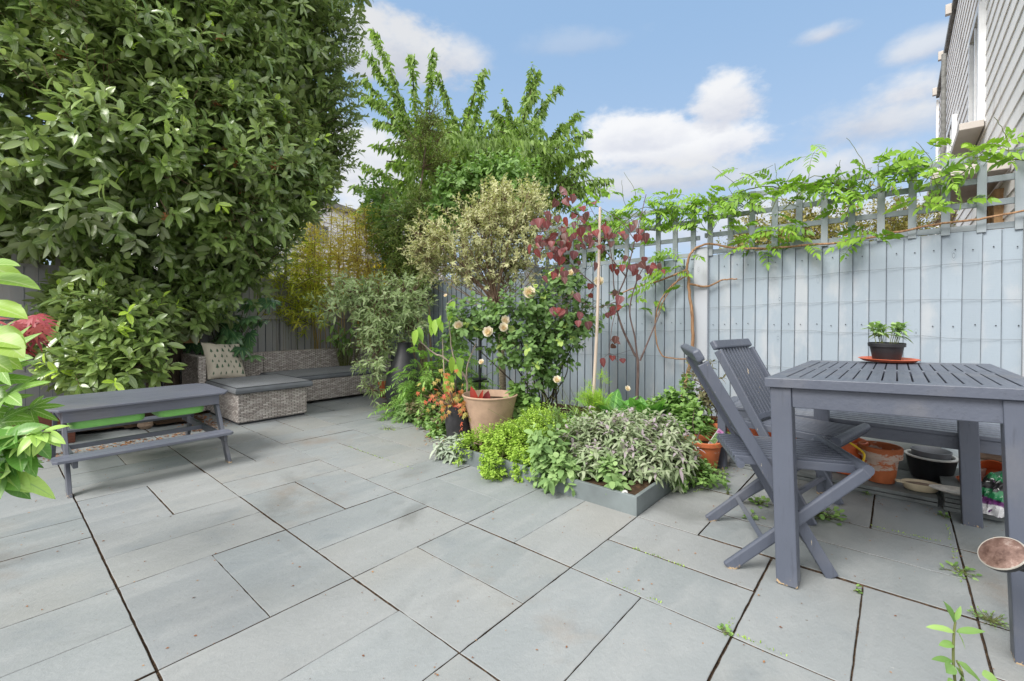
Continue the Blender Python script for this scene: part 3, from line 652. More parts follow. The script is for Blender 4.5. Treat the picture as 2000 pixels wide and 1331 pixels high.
# trellis panels over each bay
for (q0,q1,zt) in pan:
    mb=MB(); z0=zt+.004; rr=[]; H_=.47 if zt>1.5 else .44
    n=int((q1-q0)/.155)
    for k in range(n+1):
        q=q0+.02+k*(q1-q0-.04)/n; l=random.uniform(-.004,.004)
        mb.quadbox([Vector(p) for p in ((FA-.024,q-.021,z0-.015),(FA-.008,q-.021,z0-.015),(FA-.008,q+.021,z0-.015),(FA-.024,q+.021,z0-.015),(FA-.024,q-.021+l,z0+H_),(FA-.008,q-.021+l,z0+H_),(FA-.008,q+.021+l,z0+H_),(FA-.024,q+.021+l,z0+H_))])
    for k in range(4):
        z=z0+.002+k*(H_-.04)/3; mb.box(FA-.007,FA+.011,q0-.03,q1+.03,z,z+.037)
    fbuild(mb,'trellis',MT['trellis'],fr,bevel=.0015)
# training wires
for z in (1.33,1.10,.885,.63):
    pts=[]; q=-1.2
    while q<5.0:
        pts.append((FA-.026,q,z+.02*math.sin(q*2.1+z*7)+random.uniform(-.006,.006))); q+=.12
    MB().tube(pts,.0011,5).build('wire',MT['wire'],fr)
# nails as one small part
mb=MB()
for (q0,q1,zt) in pan[:4]:
    k=0
    while q0+.03+k*.0905<q1:
        for z in (.95,1.43 if zt>1.5 else 1.38):
            if random.random()<.85:
                y=q0+.028+k*.0905+random.uniform(-.008,.008); mb.lathe([(.0,-.0),(.0038,0),(.0038,.002)],6,(0,0,0),Matrix.Translation((FA-.0185,y,z+random.uniform(-.008,.008)))@Matrix.Rotation(R(-90),4,'Y'))
        k+=1
mb.build('nail_heads',MT['piping'],fr)['kind']='stuff'

BT=6.43   # the back fence stands on the line t=6.43
bf=thing('back_fence','worn grey board fence with trellis behind the rattan sofa and bamboo','fence',(0,0,0),PROT)
bpan=[(-2.9,-1.1,1.5),(-1.04,.78,1.5),(.84,2.6,1.5),(2.66,3.95,1.46)]
for (q0,q1,zt) in bpan:
    mb=MB(); rr=[]; gp_=MB(); boards(mb,'a',q0,q1,.092,.10,.02,zt,BT,-1,rr,gp_); o_=fbuild(mb,'board_panel',MT['backfence'],bf,rr); gp_.build('gap_shade_strips',MT['gap_shade'],o_)
    for z in (.42,.98): mb=MB(); mb.box(q0,q1,BT-.05,BT-.021,z,z+.05); fbuild(mb,'rail',MT['backfence'],bf)
    mb=MB(); n=int((q1-q0)/.15); 
    for k in range(n+1): 
        q=q0+.02+k*(q1-q0-.04)/n; mb.box(q-.017,q+.017,BT-.02,BT-.008,zt-.01,zt+.44)
    for k in range(4): z=zt-.004+k*.135; mb.box(q0,q1,BT-.007,BT+.008,z,z+.03)
    fbuild(mb,'trellis',MT['backfence'],bf)
for q in (-1.07,.81,2.63):
    mb=MB(); mb.box(q-.04,q+.04,BT-.06,BT+.03,0,1.6); fbuild(mb,'fence_post',MT['backfence'],bf,bevel=.005)
mb=MB(); mb.box(-3.2,4,BT-.03,BT+.01,-.02,.018); fbuild(mb,'gravel_board',MT['backfence'],bf)
rf=thing('garden_screen','rusty brown slatted screen in the far corner behind the arching shrub','screen',L(3.72,6.2),PROT)
mb=MB()
for k in range(9): mb.box(-.01,.0,-.55+k*.065,-.515+k*.065,.2,1.36)
mb.build('slats',MT['rust'],rf)
for y in (-.6,.06): MB().box(-.03,.02,y-.022,y+.022,0,1.4).build('post',MT['rust'],rf,bevel=.003)
MB().box(-.032,.022,-.622,.082,1.36,1.42).build('rail',MT['rust'],rf,bevel=.003)

# ================================================================ KIDS PICNIC TABLE
kt=thing('picnic_table',"child's dark grey picnic table with two green tubs hanging under its top",'picnic table',U(0,0),PROT)
def ku(u,v,z): return Vector((u*.3025,v*.2995,z))
TZ=.462
u0,u1,v0,v1=.70,3.83,9.0,11.3; ch=.20
top=[ku(u0+ch*.8,v0,TZ-.014),ku(u1-ch*.8,v0,TZ-.014),ku(u1,v0+ch*1.6,TZ-.014),ku(u1,v1-ch*1.6,TZ-.014),ku(u1-ch*.8,v1,TZ-.014),ku(u0+ch*.8,v1,TZ-.014),ku(u0,v1-ch*1.6,TZ-.014),ku(u0,v0+ch*1.6,TZ-.014)]
MB().prism(top,(0,0,.014)).build('tabletop',MT['kid'],kt,bevel=.003)
a0,a1=(u0+.22)*.3025,(u1-.25)*.3025; t0,t1=(v0+.12)*.2995,(v1-.12)*.2995
mb=MB(); mb.box(a0,a1,t0,t0+.018,TZ-.085,TZ-.0145); mb.box(a0,a1,t1-.018,t1,TZ-.085,TZ-.0145); mb.box(a0,a0+.018,t0+.0185,t1-.0185,TZ-.085,TZ-.0145); mb.box(a1-.018,a1,t0+.0185,t1-.0185,TZ-.085,TZ-.0145)
mb.build('apron',MT['kid'],kt,bevel=.002)
for (xa,xb) in ((a0+.03,a0+.40),(a0+.455,a1-.07)):
    m_=MB(); o_=[]
    def ring(i,z,r=.05):
        x0,x1,y0,y1=xa+i,xb-i,t0+.028+i,t1-.028-i; P_=[]
        for cx,cy,s in ((x1-r,y0+r,-90),(x1-r,y1-r,0),(x0+r,y1-r,90),(x0+r,y0+r,180)):
            for k in range(5): an=R(s+k*22.5); P_.append((cx+r*math.cos(an),cy+r*math.sin(an),z))
        return P_
    rs=[ring(.0,TZ-.03),ring(.004,TZ-.112),ring(.010,TZ-.134),ring(.03,TZ-.141)]
    for rg in rs: m_.v+=rg
    for i in range(3):
        for k in range(20): m_.f.append((i*20+k,i*20+(k+1)%20,(i+1)*20+(k+1)%20,(i+1)*20+k))
    m_.f.append(tuple(60+k for k in reversed(range(20)))); m_.build('green_tub',MT['green'],kt,smooth=True)
# A-frame legs: feet wide, meeting the apron
for ua,ub in ((.95,.95),(3.56,3.56)):
    for vf,vt in ((8.42,9.45),(11.75,10.85)):
        MB().bar(ku(ua,vf,0),ku(ub,vt,TZ-.02),.022,.052,up=(0,1,0),cut=1).build('leg',MT['kidleg'],kt,bevel=.003)
    x=ua*.3025+(.024 if ua<2 else -.024)
    MB().box(x-.011,x+.011,8.35*.2995,11.75*.2995,.155,.2).build('cross_beam',MT['kidleg'],kt,bevel=.003)
def seat(va,vb,ue0=.72,ue1=3.62):
    mb=MB(); w=(vb-va)*.2995
    for k in range(2):
        y0=va*.2995+k*(w/2)+.0015; y1=y0+w/2-.003
        c=.02; xs0,xs1=ue0*.3025,ue1*.3025
        if k==0: pts=[(xs0+c,y0),(xs1-c,y0),(xs1,y0+c),(xs1,y1),(xs0,y1),(xs0,y0+c)]
        else: pts=[(xs0,y0),(xs1,y0),(xs1,y1-c),(xs1-c,y1),(xs0+c,y1),(xs0,y1-c)]
        mb.prism([(x,y,.2005) for x,y in pts],(0,0,.016))
    mb.build('seat',MT['kid'],kt,bevel=.002)
seat(8.22,8.72); seat(11.25,11.75)
MB().bar(ku(.98,10.0,.178),ku(3.52,10.0,.178),.02,.03).build('stretcher',MT['kid'],kt,bevel=.002)

# ================================================================ RATTAN SEATING
so_=thing('corner_sofa','grey rattan corner sofa against the back fence','sofa',U(0,0),PROT)
def rbox(n,u0,u1,v0,v1,z0,z1,par=so_,bev=.012): return MB().box(u0*.3025,u1*.3025,v0*.2995,v1*.2995,z0,z1).build(n,MT['rattan'],par,bevel=bev,uv=True,smooth=True)
rbox('arm',4.62,4.86,14.85,16.9,.03,.60)
rbox('seat_base',4.87,7.12,14.9,16.5,.03,.27)
rbox('seat_base',7.13,11.35,13.92,16.5,.03,.272)
rbox('backrest',4.87,7.30,16.51,16.9,.03,.575)
rbox('backrest',7.31,11.36,16.51,16.9,.03,.575)
rbox('arm',11.37,11.66,13.95,16.9,.03,.565)
ot=thing('footstool','low grey rattan footstool block pushed up to the sofa','footstool',U(0,0),PROT)
rbox('body',4.93,7.06,12.12,14.8,.02,.293,ot)
MB().box(4.98*.3025,7.0*.3025,12.2*.2995,14.7*.2995,0,.0195).build('foot_frame',MT['piping'],ot)
def cushion(name,label,u0,u1,v0,v1,z,th,soft=.03,puff=.012,group='grey seat cushions'):
    t_=thing(name,label,'cushion',U(0,0),PROT,group)
    x0,x1,y0,y1=u0*.3025,u1*.3025,v0*.2995,v1*.2995; nx,ny=int((x1-x0)/.03),int((y1-y0)/.03); m=MB()
    def zt(x,y):
        fx=min(x-x0,x1-x)/.09; fy=min(y-y0,y1-y)/.09; e=min(1,max(0,fx))**.5*min(1,max(0,fy))**.5
        n_=float(fnoise(np.array([[x,y,z*3]]),7.0)[0])*.005+float(fnoise(np.array([[x,y,2.]]),22.0)[0])*.0018
        return z+th*.88+puff*e+n_*e
    for i in range(nx+1):
        for j in range(ny+1):
            x=x0+(x1-x0)*i/nx;y=y0+(y1-y0)*j/ny; m.v.append((x,y,zt(x,y)))
    for i in range(nx):
        for j in range(ny): m.f.append((i*(ny+1)+j,(i+1)*(ny+1)+j,(i+1)*(ny+1)+j+1,i*(ny+1)+j+1))
    # side wall
    bd=[(i,0) for i in range(nx+1)]+[(nx,j) for j in range(1,ny+1)]+[(i,ny) for i in range(nx-1,-1,-1)]+[(0,j) for j in range(ny-1,0,-1)]
    b0=len(m.v); K=len(bd); cx,cy=(x0+x1)/2,(y0+y1)/2
    for fz,bul in ((.72,.010),(.4,.013),(.12,.006),(0,-.008)):
        for (i,j) in bd:
            x=x0+(x1-x0)*i/nx;y=y0+(y1-y0)*j/ny
            ox=(bul if i==nx else -bul if i==0 else 0); oy=(bul if j==ny else -bul if j==0 else 0)
            wv=.003*math.sin(i*1.3+j*.9)
            m.v.append((x+ox,y+oy,z+th*.88*fz+wv*(fz>.2)))
    idx=[i*(ny+1)+j for i,j in bd]
    for k in range(K): m.f.append((idx[k],idx[(k+1)%K],b0+(k+1)%K,b0+k))
    for r_ in range(3):
        for k in range(K): m.f.append((b0+r_*K+k,b0+r_*K+(k+1)%K,b0+(r_+1)*K+(k+1)%K,b0+(r_+1)*K+k))
    m.f.append(tuple(b0+3*K+k for k in range(K)))
    m.build('cover',MT['cushion'],t_,smooth=True)
    for dz in (.9,.1):
        pts=[Vector(m.v[idx[k]])+Vector((0,0,(dz-.9)*th)) for k in range(K)]+[Vector(m.v[idx[0]])+Vector((0,0,(dz-.9)*th))]
        MB().tube(pts,.0042,5,cap=False).build('piping',MT['piping'],t_,smooth=True)
    return t_
cushion('seat_cushion','square grey cushion lying on the low rattan footstool',4.86,7.14,11.98,14.8,.294,.068)
cushion('seat_cushion','long grey cushion on the right half of the rattan sofa',7.15,11.3,13.95,16.4,.273,.058)
# scatter cushion with little fir trees
sc_=thing('scatter_cushion','cream scatter cushion printed with small green fir trees, leaning on the sofa','cushion',U(5.65,15.7,.305),PROT)
def pil(x,y,side): 
    e=(1-abs(x)**3.2)*(1-abs(y)**3.2); k=1-.07*(abs(x)*abs(y))**0.5*0
    pin=1-.06*(1-abs(y))*(abs(x)>.6)*abs(x)-.0
    s=.215; cx=x*s*(1-.07*(1-y*y)); cy=y*s*(1-.07*(1-x*x))
    return Vector((cx,side*.062*max(0,e)**.5+.004*math.sin(x*9+y*4),cy))
m=MB(); NN=26
for side in (1,-1):
    b0=len(m.v)
    for i in range(NN+1):
        for j in range(NN+1): m.v.append(tuple(pil(-1+2*i/NN,-1+2*j/NN,side)))
    for i in range(NN):
        for j in range(NN): m.f.append((b0+i*(NN+1)+j,b0+(i+1)*(NN+1)+j,b0+(i+1)*(NN+1)+j+1,b0+i*(NN+1)+j+1))
cr=fabric('cream linen',(.58,.53,.44)); gt=plain('printed green',(.07,.13,.08),.9)
pm=Matrix.Translation((0,0,.215))@Matrix.Rotation(R(18),4,'Z')@Matrix.Rotation(R(-24),4,'X')@Matrix.Rotation(R(6),4,'Y')
m.v=[tuple(pm@Vector(v)) for v in m.v]; nf_=len(m.f)
for i in range(6):
    for j in range(6):
        x=-.78+i*.31+(.15 if j%2 else 0)+random.uniform(-.03,.03); y=-.8+j*.31+random.uniform(-.04,.04); h=random.choice((.13,.18,.24)); 
        if abs(x)>.85 or y+h>.92: continue
        for k,(wk,yk,tk) in enumerate(((.42,.0,.45),(.33,.28,.7),(.22,.55,1.0))):
            pts=[(x-wk*h,y+yk*h),(x+wk*h,y+yk*h),(x,y+tk*h)]
            for sd_ in (-1,):
                m.poly([pm@(pil(p[0],p[1],sd_)+Vector((0,-.0025-.0006*k,0))) for p in pts])
        m.poly([pm@(pil(p[0],p[1],-1)+Vector((0,-.003,0))) for p in ((x-.012,y-.05),(x+.012,y-.05),(x+.012,y),(x-.012,y))])
o_=m.build('cover',cr,sc_,smooth=True); o_.data.materials.append(gt)
for k,pl_ in enumerate(o_.data.polygons):
    if k>=nf_: pl_.material_index=1; pl_.use_smooth=False

# ================================================================ BIG GREY TABLE
TO=U(6.36,-2.16); tb=thing('garden_table','dark grey slatted garden table with a potted plant on it','table',TO,PROT)
tb.rotation_euler=(R(-2.2),R(1.0),PROT)
TL,TW,TH=1.20,.70,.772
for (x,y,ex) in ((0,0,0),(0,-TW+.095,.026),(TL-.07,0,-.02),(TL-.07,-TW+.112,.006)):
    MB().box(x,x+.07,y-.07,y,-ex,TH-.0345).build('leg',MT['charfoot'],tb,bevel=.004)
mb=MB()
for (x0,x1,y0,y1) in ((.0705,TL-.0705,-.022-.006,-.006),(.0705,TL-.0705,-TW+.006,-TW+.028),(.008,.03,-TW+.0705,-.0705),(TL-.03,TL-.008,-TW+.0705,-.0705)):
    mb.box(x0,x1,y0,y1,TH-.108,TH-.0348)
mb.build('apron',MT['char'],tb,bevel=.003)
mb=MB(); e=.014; bw=.085
x0,x1,y0,y1=-e,TL+e,-TW-e,e
mb.box(x0,x0+bw,y0,y1,TH-.034,TH); mb.box(x1-bw,x1,y0,y1,TH-.034,TH); mb.box(x0+bw+.001,x1-bw-.001,y1-.055,y1,TH-.034,TH-.0004); mb.box(x0+bw+.001,x1-bw-.001,y0,y0+.055,TH-.034,TH-.0004)
xm=(x0+x1)/2; mb.box(xm-.03,xm+.03,y0+.056,y1-.056,TH-.034,TH-.0006)
ns=15; wy=(y1-.059)-(y0+.059); pw=wy/ns
for k in range(ns):
    ya=y0+.059+k*pw+.0025; yb=ya+pw-.005
    mb.box(x0+bw+.0012,xm-.0302,ya,yb,TH-.026,TH-.0008); mb.box(xm+.0302,x1-bw-.0012,ya,yb,TH-.026,TH-.0008)
mb.build('tabletop',MT['char'],tb,bevel=.002)

# ================================================================ FOLDING CHAIRS
def chair(label,loc,rz):
    c=thing('folding_chair',label,'chair',loc,rz,'grey folding garden chairs'); Wc=.41
    for y in (0,Wc):
        yo=.0 if y==0 else Wc
        MB().bar((.378,yo+(.012 if y==0 else -.012),0),(-.092,yo+(.012 if y==0 else -.012),.815),.021,.046,up=(1,0,.5),cut=None).build('back_leg',MT['charworn'],c,bevel=.005)
        yy=yo+(-.012 if y==0 else .012)
        MB().bar((.0,yy,0.0),(.478,yy,.425),.021,.046,up=(-.6,0,1)).build('front_leg',MT['charfoot'],c,bevel=.007)
    # seat: long slats running front to back on two side rails
    yi0,yi1=.027,Wc-.027
    mb=MB()
    for y in (yi0+.012,yi1-.012): mb.bar((.035,y,.425),(.475,y,.418),.022,.034)
    mb.build('seat_rail',MT['char'],c,bevel=.003)
    mb=MB(); ns=10
    for k in range(ns):
        y=yi0+.03+(yi1-yi0-.06)*k/(ns-1); mb.bar((.03,y,.440),(.47,y,.433),.016,.017)
    mb.build('seat_slats',MT['char'],c,bevel=.002)
    MB().tube([(.478,-.02,.430),(.478,Wc+.02,.430)],.0225,14).build('front_roll',MT['char'],c,smooth=True)
    MB().tube([(.05,-.0,.415),(.05,Wc,.415)],.016,12).build('rear_roll',MT['char'],c,smooth=True)
    # back: top cap and slats
    d=Vector((-.470,0,.815)).normalized(); p=lambda z,y:(Vector((.378,y,0))+d*(z/d.z))
    def q(z,y): v=p(z,y); return v
    mb=MB(); a=q(.845,-.008); b=q(.845,Wc+.008); mb.bar(a,b,.052,.034,up=(d.z,0,-d.x)); mb.build('top_rail',MT['char'],c,bevel=.009)
    MB().bar(q(.47,.024),q(.47,Wc-.024),.03,.02,up=(d.z,0,-d.x)).build('low_back_rail',MT['char'],c,bevel=.003)
    mb=MB(); ns=10
    for k in range(ns):
        y=.042+(Wc-.084)*k/(ns-1); mb.bar(q(.475,y),q(.825,y),.019,.010,up=(d.z,0,-d.x))
    mb.build('back_slats',MT['charworn'],c,bevel=.002)
    MB().bar((.135,-.002,.118),(.135,Wc+.002,.118),.02,.034,up=(-.6,0,1)).build('stretcher',MT['char'],c,bevel=.003)
    MB().bar((.30,.024,.125),(.30,Wc-.024,.125),.02,.034,up=(1,0,.5)).build('stretcher',MT['char'],c,bevel=.003)
    return c
chair('grey folding chair nearest the camera, its seat behind the front table leg',(.865,1.80,0),R(-14.3))
chair('farther grey folding chair with peeling paint on its back slats, toward the bench',(1.205,2.44,0),R(-52))

# ================================================================ BENCH
bn=thing('garden_bench','long low dark grey slatted bench along the fence behind the table','bench',U(10.35,-.3),PROT)
BL_,BD,BH=1.55,.40,.428
for x in (0,BD-.05):
    for y in (-.05,-BL_): MB().box(x,x+.05,y,y+.05,0,BH-.022).build('leg',MT['charfoot'],bn,bevel=.003)
mb=MB(); mb.box(.004,.024,-BL_+.0505,-.0505,BH-.085,BH-.022); mb.box(BD-.024,BD-.004,-BL_+.0505,-.0505,BH-.085,BH-.022); mb.box(.0505,BD-.0505,-.03,-.008,BH-.085,BH-.022)
mb.build('apron',MT['char'],bn,bevel=.002)
mb=MB(); ns=7; pw=(BD+.02)/ns
mb.box(-.012,BD+.012,-.062,.006,BH-.0215,BH); mb.box(-.012,BD+.012,-BL_-.006,-BL_+.06,BH-.0215,BH)
for k in range(ns): mb.box(-.01+k*pw+.007,-.01+(k+1)*pw-.007,-BL_+.061,-.063,BH-.0215,BH-.0005)
mb.build('seat_slats',MT['char'],bn,bevel=.003)

# ================================================================ SLATE LEDGE (stacked spare slabs)
for i,(v0,v1,us,nl,lab) in enumerate(((-3.86,-.45,10.72,2,'stack of grey slate slabs forming a low ledge under the bench'),(-6.4,-3.94,10.62,4,'second, taller stack of grey slate slabs at the right end of the ledge'))):
    t_=thing('slab_stack',lab,'paving stack',U(0,0),PROT,'slate slab stacks under the bench')
    mb=MB()
    for k in range(nl):
        o=random.uniform(-.006,.006); th=.0215; mb.box(us*.3025+o,(us+1.95)*.3025+o,v0*.2995+random.uniform(-.004,.004),v1*.2995+random.uniform(-.004,.004),k*(th+.0025)+.002,k*(th+.0025)+th)
    mb.build('slabs',MT['stack'],t_,bevel=.002)
LZ=.049
sp_=thing('slate_panel','dark slate slabs standing on edge against the fence behind the pots','slab',U(0,0),PROT)
mb=MB()
mb.quadbox([Vector(p) for p in ((12.3*.3025,-4.0*.2995,LZ),(12.36*.3025,-4.0*.2995,LZ),(12.36*.3025,-1.6*.2995,LZ),(12.3*.3025,-1.6*.2995,LZ),(12.75*.3025,-4.0*.2995,.42),(12.81*.3025,-4.0*.2995,.42),(12.81*.3025,-1.6*.2995,.42),(12.75*.3025,-1.6*.2995,.42))])
mb.build('slab',MT['slatepanel'],sp_,bevel=.002)
sl_=thing('timber_blocks','two rough brown timber blocks stacked against the fence at the end of the ledge','timber',U(0,0),PROT)
mb=MB(); mb.box(12.0*.3025,12.6*.3025,-6.1*.2995,-4.35*.2995,.10,.20); mb.box(12.05*.3025,12.6*.3025,-6.1*.2995,-4.42*.2995,.203,.30); mb.build('blocks',MT['sleeper'],sl_,bevel=.006)

# ================================================================ POTS
def potprof(rt,rb,h,rim=.03,th=.012,lip=.006,inner=.8):
    return [(0,0.0),(rb*.96,0),(rb,.004),(rb+(rt-rb)*(1-rim/h)-lip,h-rim-.001),(rt,h-rim),(rt+.001,h-.004),(rt-.003,h),(rt-th+.003,h),(rt-th,h-.004),(rt-th-(rt-rb)*.2,h*inner),(rb,h*.3)]
def pot(name,label,cat,p,rt,rb,h,mat,rim=.03,lip=.006,soil=True,tilt=None,group=None,soilz=.82,th=.012,n=40):
    t_=thing(name,label,cat,p,0,group)
    m=MB(); m.lathe(potprof(rt,rb,h,rim,th,lip),n); m.build('body',mat,t_,smooth=True)
    if soil:
        m=MB(); R0=rt-th-(rt-rb)*(1-soilz)+.002; z=h*soilz; 
        m.v.append((0,0,z+.004)); K=20
        for r_ in (.5,1):
            for k in range(K): a=2*math.pi*k/K; m.v.append((R0*r_*math.cos(a),R0*r_*math.sin(a),z+random.uniform(-.005,.008)*(r_<1)))
        for k in range(K): m.f.append((0,1+k,1+(k+1)%K)); m.f.append((1+k,1+K+k,1+K+(k+1)%K,1+(k+1)%K))
        m.build('soil',MT['soilpot'],t_,smooth=True)
    if tilt: t_.rotation_euler=tilt
    return t_
def gp(x,y,z=0):
    d=raydir(x,y); return Vector((0,0,CH))+d*((z-CH)/d.z)
pA=gp(1374,917); pot('plant_pot','small terracotta pot with a plant label stuck in it, on the paving beside the bed','plant pot',pA,.118,.078,.20,MT['terra'],.028,group='terracotta pots')
pB=gp(1392,886); pot('plant_pot','terracotta pot with a thin shrub behind the labelled pot','plant pot',pB,.135,.09,.25,MT['terra'],.05,group='terracotta pots')
pD=gp(1718,938,LZ); pot('plant_pot','empty old terracotta pot with white chalky stains on the ledge','plant pot',pD,.104,.070,.205,MT['terraold'],.062,.007,soil=False)
pot('plant_pot','orange plastic pot behind the front chair seat','plant pot',gp(1650,920,LZ),.115,.08,.20,MT['orangepl'],.03,.012,soil=False)
pot('plant_pot','orange pot standing in shade under the far chair','plant pot',gp(1520,905,0),.12,.085,.20,MT['orangepl'],.03,.012,soil=False)
t_=thing('plant_pot','orange pot turned upside down below the end of the bench','plant pot',gp(1470,893,0))
m=MB(); m.lathe([(0,.215),(.055,.215),(.062,.21),(.098,.045),(.112,.043),(.115,0),(.105,0),(.09,.04)],36); m.build('body',MT['orangepl'],t_,smooth=True)
t_=thing('planter_bowl','deep black bowl with a white rim on the ledge','bowl',gp(1818,934,LZ))
m=MB(); m.lathe([(0,0),(.08,0),(.092,.008),(.114,.12),(.120,.128),(.118,.134)],44); m.lathe([(.110,.12),(.03,.02),(0,.018)],44); m.build('body',MT['blackpot'],t_,smooth=True)
m=MB(); m.lathe([(.120,.129),(.121,.136),(.106,.138),(.100,.13),(.100,.10)],44); m.build('rim',MT['whiteenam'],t_,smooth=True)
b_=gp(1818,934,LZ); t_=thing('plant_pot','small grey pot nested inside the black bowl','plant pot',b_+Vector((0,0,.085)))
m=MB(); m.lathe([(0,0),(.07,0),(.078,.004),(.092,.078),(.093,.082),(.088,.083),(.084,.07),(.07,.012),(0,.012)],44); m.build('body',MT['greypot'],t_,smooth=True)
t_=thing('baking_dish','oval cream baking dish with crusted brown soil and two lug handles','dish',gp(1798,957,LZ)); m=MB(); t_.rotation_euler=(0,0,R(-25))
m.lathe([(0,0),(.07,0),(.078,.006),(.092,.036),(.092,.04),(.088,.041),(.076,.014),(0,.012)],44,sx=.92,sy=.62); 
for s in (-1,1): m.prism([(s*.080,-.018,.031),(s*.108,-.012,.033),(s*.113,0,.033),(s*.108,.012,.033),(s*.080,.018,.031)],(0,0,.008))
m.build('body',MT['cream'],t_,smooth=True); m=MB(); m.lathe([(.078,.028),(.04,.031),(0,.029)],30,sx=.92,sy=.62); m.build('crust',MT['sleeper'],t_,smooth=True)
t_=thing('serving_plate','long oval white plate with dirt spots at the ledge edge','plate',gp(1879,966,.1005)); t_.rotation_euler=(0,0,R(-38)); m=MB()
m.lathe([(0,0),(.08,0),(.095,.006),(.125,.014),(.125,.017),(.095,.010),(0,.004)],48,sx=1,sy=.52); m.build('body',MT['platewhite'],t_,smooth=True)
LZ2=.098
pp=gp(1900,944,LZ2); pot('plant_pot','small pale pink pot on an orange saucer behind the table leg','plant pot',pp+Vector((0,0,.012)),.052,.042,.085,MT['pinkpot'],.01,.001,soil=False)
t_=thing('pot_saucer','orange saucer under the pale pink pot','saucer',pp); m=MB(); m.lathe([(0,0),(.055,0),(.068,.018),(.064,.018),(.052,.004),(0,.004)],36); m.build('dish',MT['orangepl'],t_,smooth=True)
t_=thing('plant_pot','orange plastic pot with round drain holes lying on its side','plant pot',gp(1944,952,LZ2)+Vector((0.0,0,.045))); t_.rotation_euler=(R(62),R(10),R(-58))
m=MB(); m.lathe([(0,.0),(.046,0),(.050,.004),(.064,.095),(.069,.097),(.069,.11),(.064,.11),(.045,.01),(0,.01)],36); m.build('body',MT['orangepl'],t_,smooth=True)
m=MB()
for k in range(6): a=k*math.pi/3; MB().lathe([(0,-.001),(.007,-.001)],10,(.031*math.cos(a),.031*math.sin(a),0)).build('drain_hole',MT['piping'],t_)
t_=thing('garden_strap','yellow strap trailing behind the old terracotta pot','strap',gp(1668,905,LZ)); p0=t_.location
m=MB(); pts=[at(1655,862,2.62)-p0,at(1676,876,2.6)-p0,at(1688,888,2.57)-p0,at(1686,905,2.56)-p0,at(1692,925,2.55)-p0]; m.tube(curve(pts,4),.006,6); m.build('strap',MT['yellow'],t_,smooth=True)
# compost bag
def compost():
    p0=gp(1945,998,.045); t_=thing('compost_bag','crumpled green, black, purple and white compost bag beside the table leg','bag',p0)
    m_,t,bs,o=newmat('printed bag film'); ob=t.nodes.new('ShaderNodeTexCoord').outputs['Object']
    sp=t.nodes.new('ShaderNodeSeparateXYZ'); t.links.new(ob,sp.inputs[0]); w=noise(t,9,3,.5,dist=1.2); z=M(t,'ADD',sp.outputs[2],M(t,'MULTIPLY',M(t,'SUBTRACT',w,.5),.07))
    c=ramp(t,M(t,'MULTIPLY',z,5.0),[(0,(.62,.62,.63)),(.22,(.62,.62,.63)),(.25,(.12,.03,.13)),(.36,(.12,.03,.13)),(.39,(.02,.17,.065)),(.55,(.02,.17,.065)),(.58,(.012,.012,.014)),(.8,(.02,.02,.02)),(.84,(.02,.17,.065)),(1,(.02,.17,.065))])
    w2=noise(t,17,2,.5,dist=2.0); c=mixc(t,sstep(t,w2,.62,.64),c,(.6,.62,.6)); c=mixc(t,sstep(t,w2,.36,.34),c,(.09,.02,.11)); setc(t,bs,c); bs.inputs['Roughness'].default_value=.28
    m=MB(); n=46; rows=26
    for i in range(rows):
        f=i/(rows-1); z=.19*f; r=.085*(1-.55*f**2)+.015
        for k in range(n):
            a=2*math.pi*k/n; P_=np.array([[math.cos(a)*2,math.sin(a)*2,f*2.4]]); w=abs(float(fnoise(P_,2.2)[0]))*.34+abs(float(fnoise(P_,5.0)[0]))*.14; rr=r*(.72+w)
            m.v.append((rr*math.cos(a)*1.25+.02*f,rr*math.sin(a)*.9-.03*f,max(0,z+.02*float(fnoise(P_+5,3.)[0])*f)))
    for i in range(rows-1):
        for k in range(n): m.f.append((i*n+k,i*n+(k+1)%n,(i+1)*n+(k+1)%n,(i+1)*n+k))
    m.f.append(tuple((rows-1)*n+k for k in range(n))); m.build('bag',m_,t_)
compost()
# big clay pot, grow bag, tall black pot, small one by the sofa
pc=gp(957,872); pc=Vector((-.178,3.62,0.0)); bigp=pot('large_clay_pot','large pale clay pot with dark red canna shoots at the corner of the bed','plant pot',pc,.224,.135,.385,MT['bigpot'],.012,.004,soilz=.86,th=.014,n=56)
gb=thing('grow_bag_pot','slumped black fabric planting bag in front of the large clay pot','planting bag',gp(897,864)); m=MB(); n=48; rows=24
for i in range(rows):
    f=i/(rows-1); z=.30*f; r=.098*(1-.09*f)
    for k in range(n):
        a=2*math.pi*k/n; P_=np.array([[math.cos(a)*1.2,math.sin(a)*1.2,f*2.2]]); rr=r*(1+.10*float(fnoise(P_,1.6)[0])+.05*abs(float(fnoise(P_,4.)[0]))*(1-f))
        m.v.append((rr*math.cos(a)-.03*f,rr*math.sin(a),z))
for i in range(rows-1):
    for k in range(n): m.f.append((i*n+k,i*n+(k+1)%n,(i+1)*n+(k+1)%n,(i+1)*n+k))
m.build('bag',plain('black planting fabric',(.022,.022,.025),.85,.3,9,bmp=.5,bscale=25),gb,smooth=True)
m=MB(); m.lathe([(.088,.26),(.04,.265),(0,.26)],24,(-.03,0,0)); m.build('soil',MT['soil'],gb,smooth=True)
tp=thing('tall_black_planter','tall black bottle shaped planter standing by the sofa','planter',gp(790,800)+Vector((0,0,.02)))
m=MB(); pr=[(0,0),(.12,0),(.165,.03),(.20,.14),(.205,.24),(.185,.35),(.14,.47),(.10,.56),(.078,.63),(.072,.69),(.078,.71),(.07,.71),(.06,.6)]; m.lathe(pr,48); m.build('body',MT['blackpot'],tp,smooth=True)
pot('plant_pot','small orange terracotta pot on the paving at the end of the sofa','plant pot',gp(752,776),.085,.06,.19,MT['terra'],.03,soil=True)
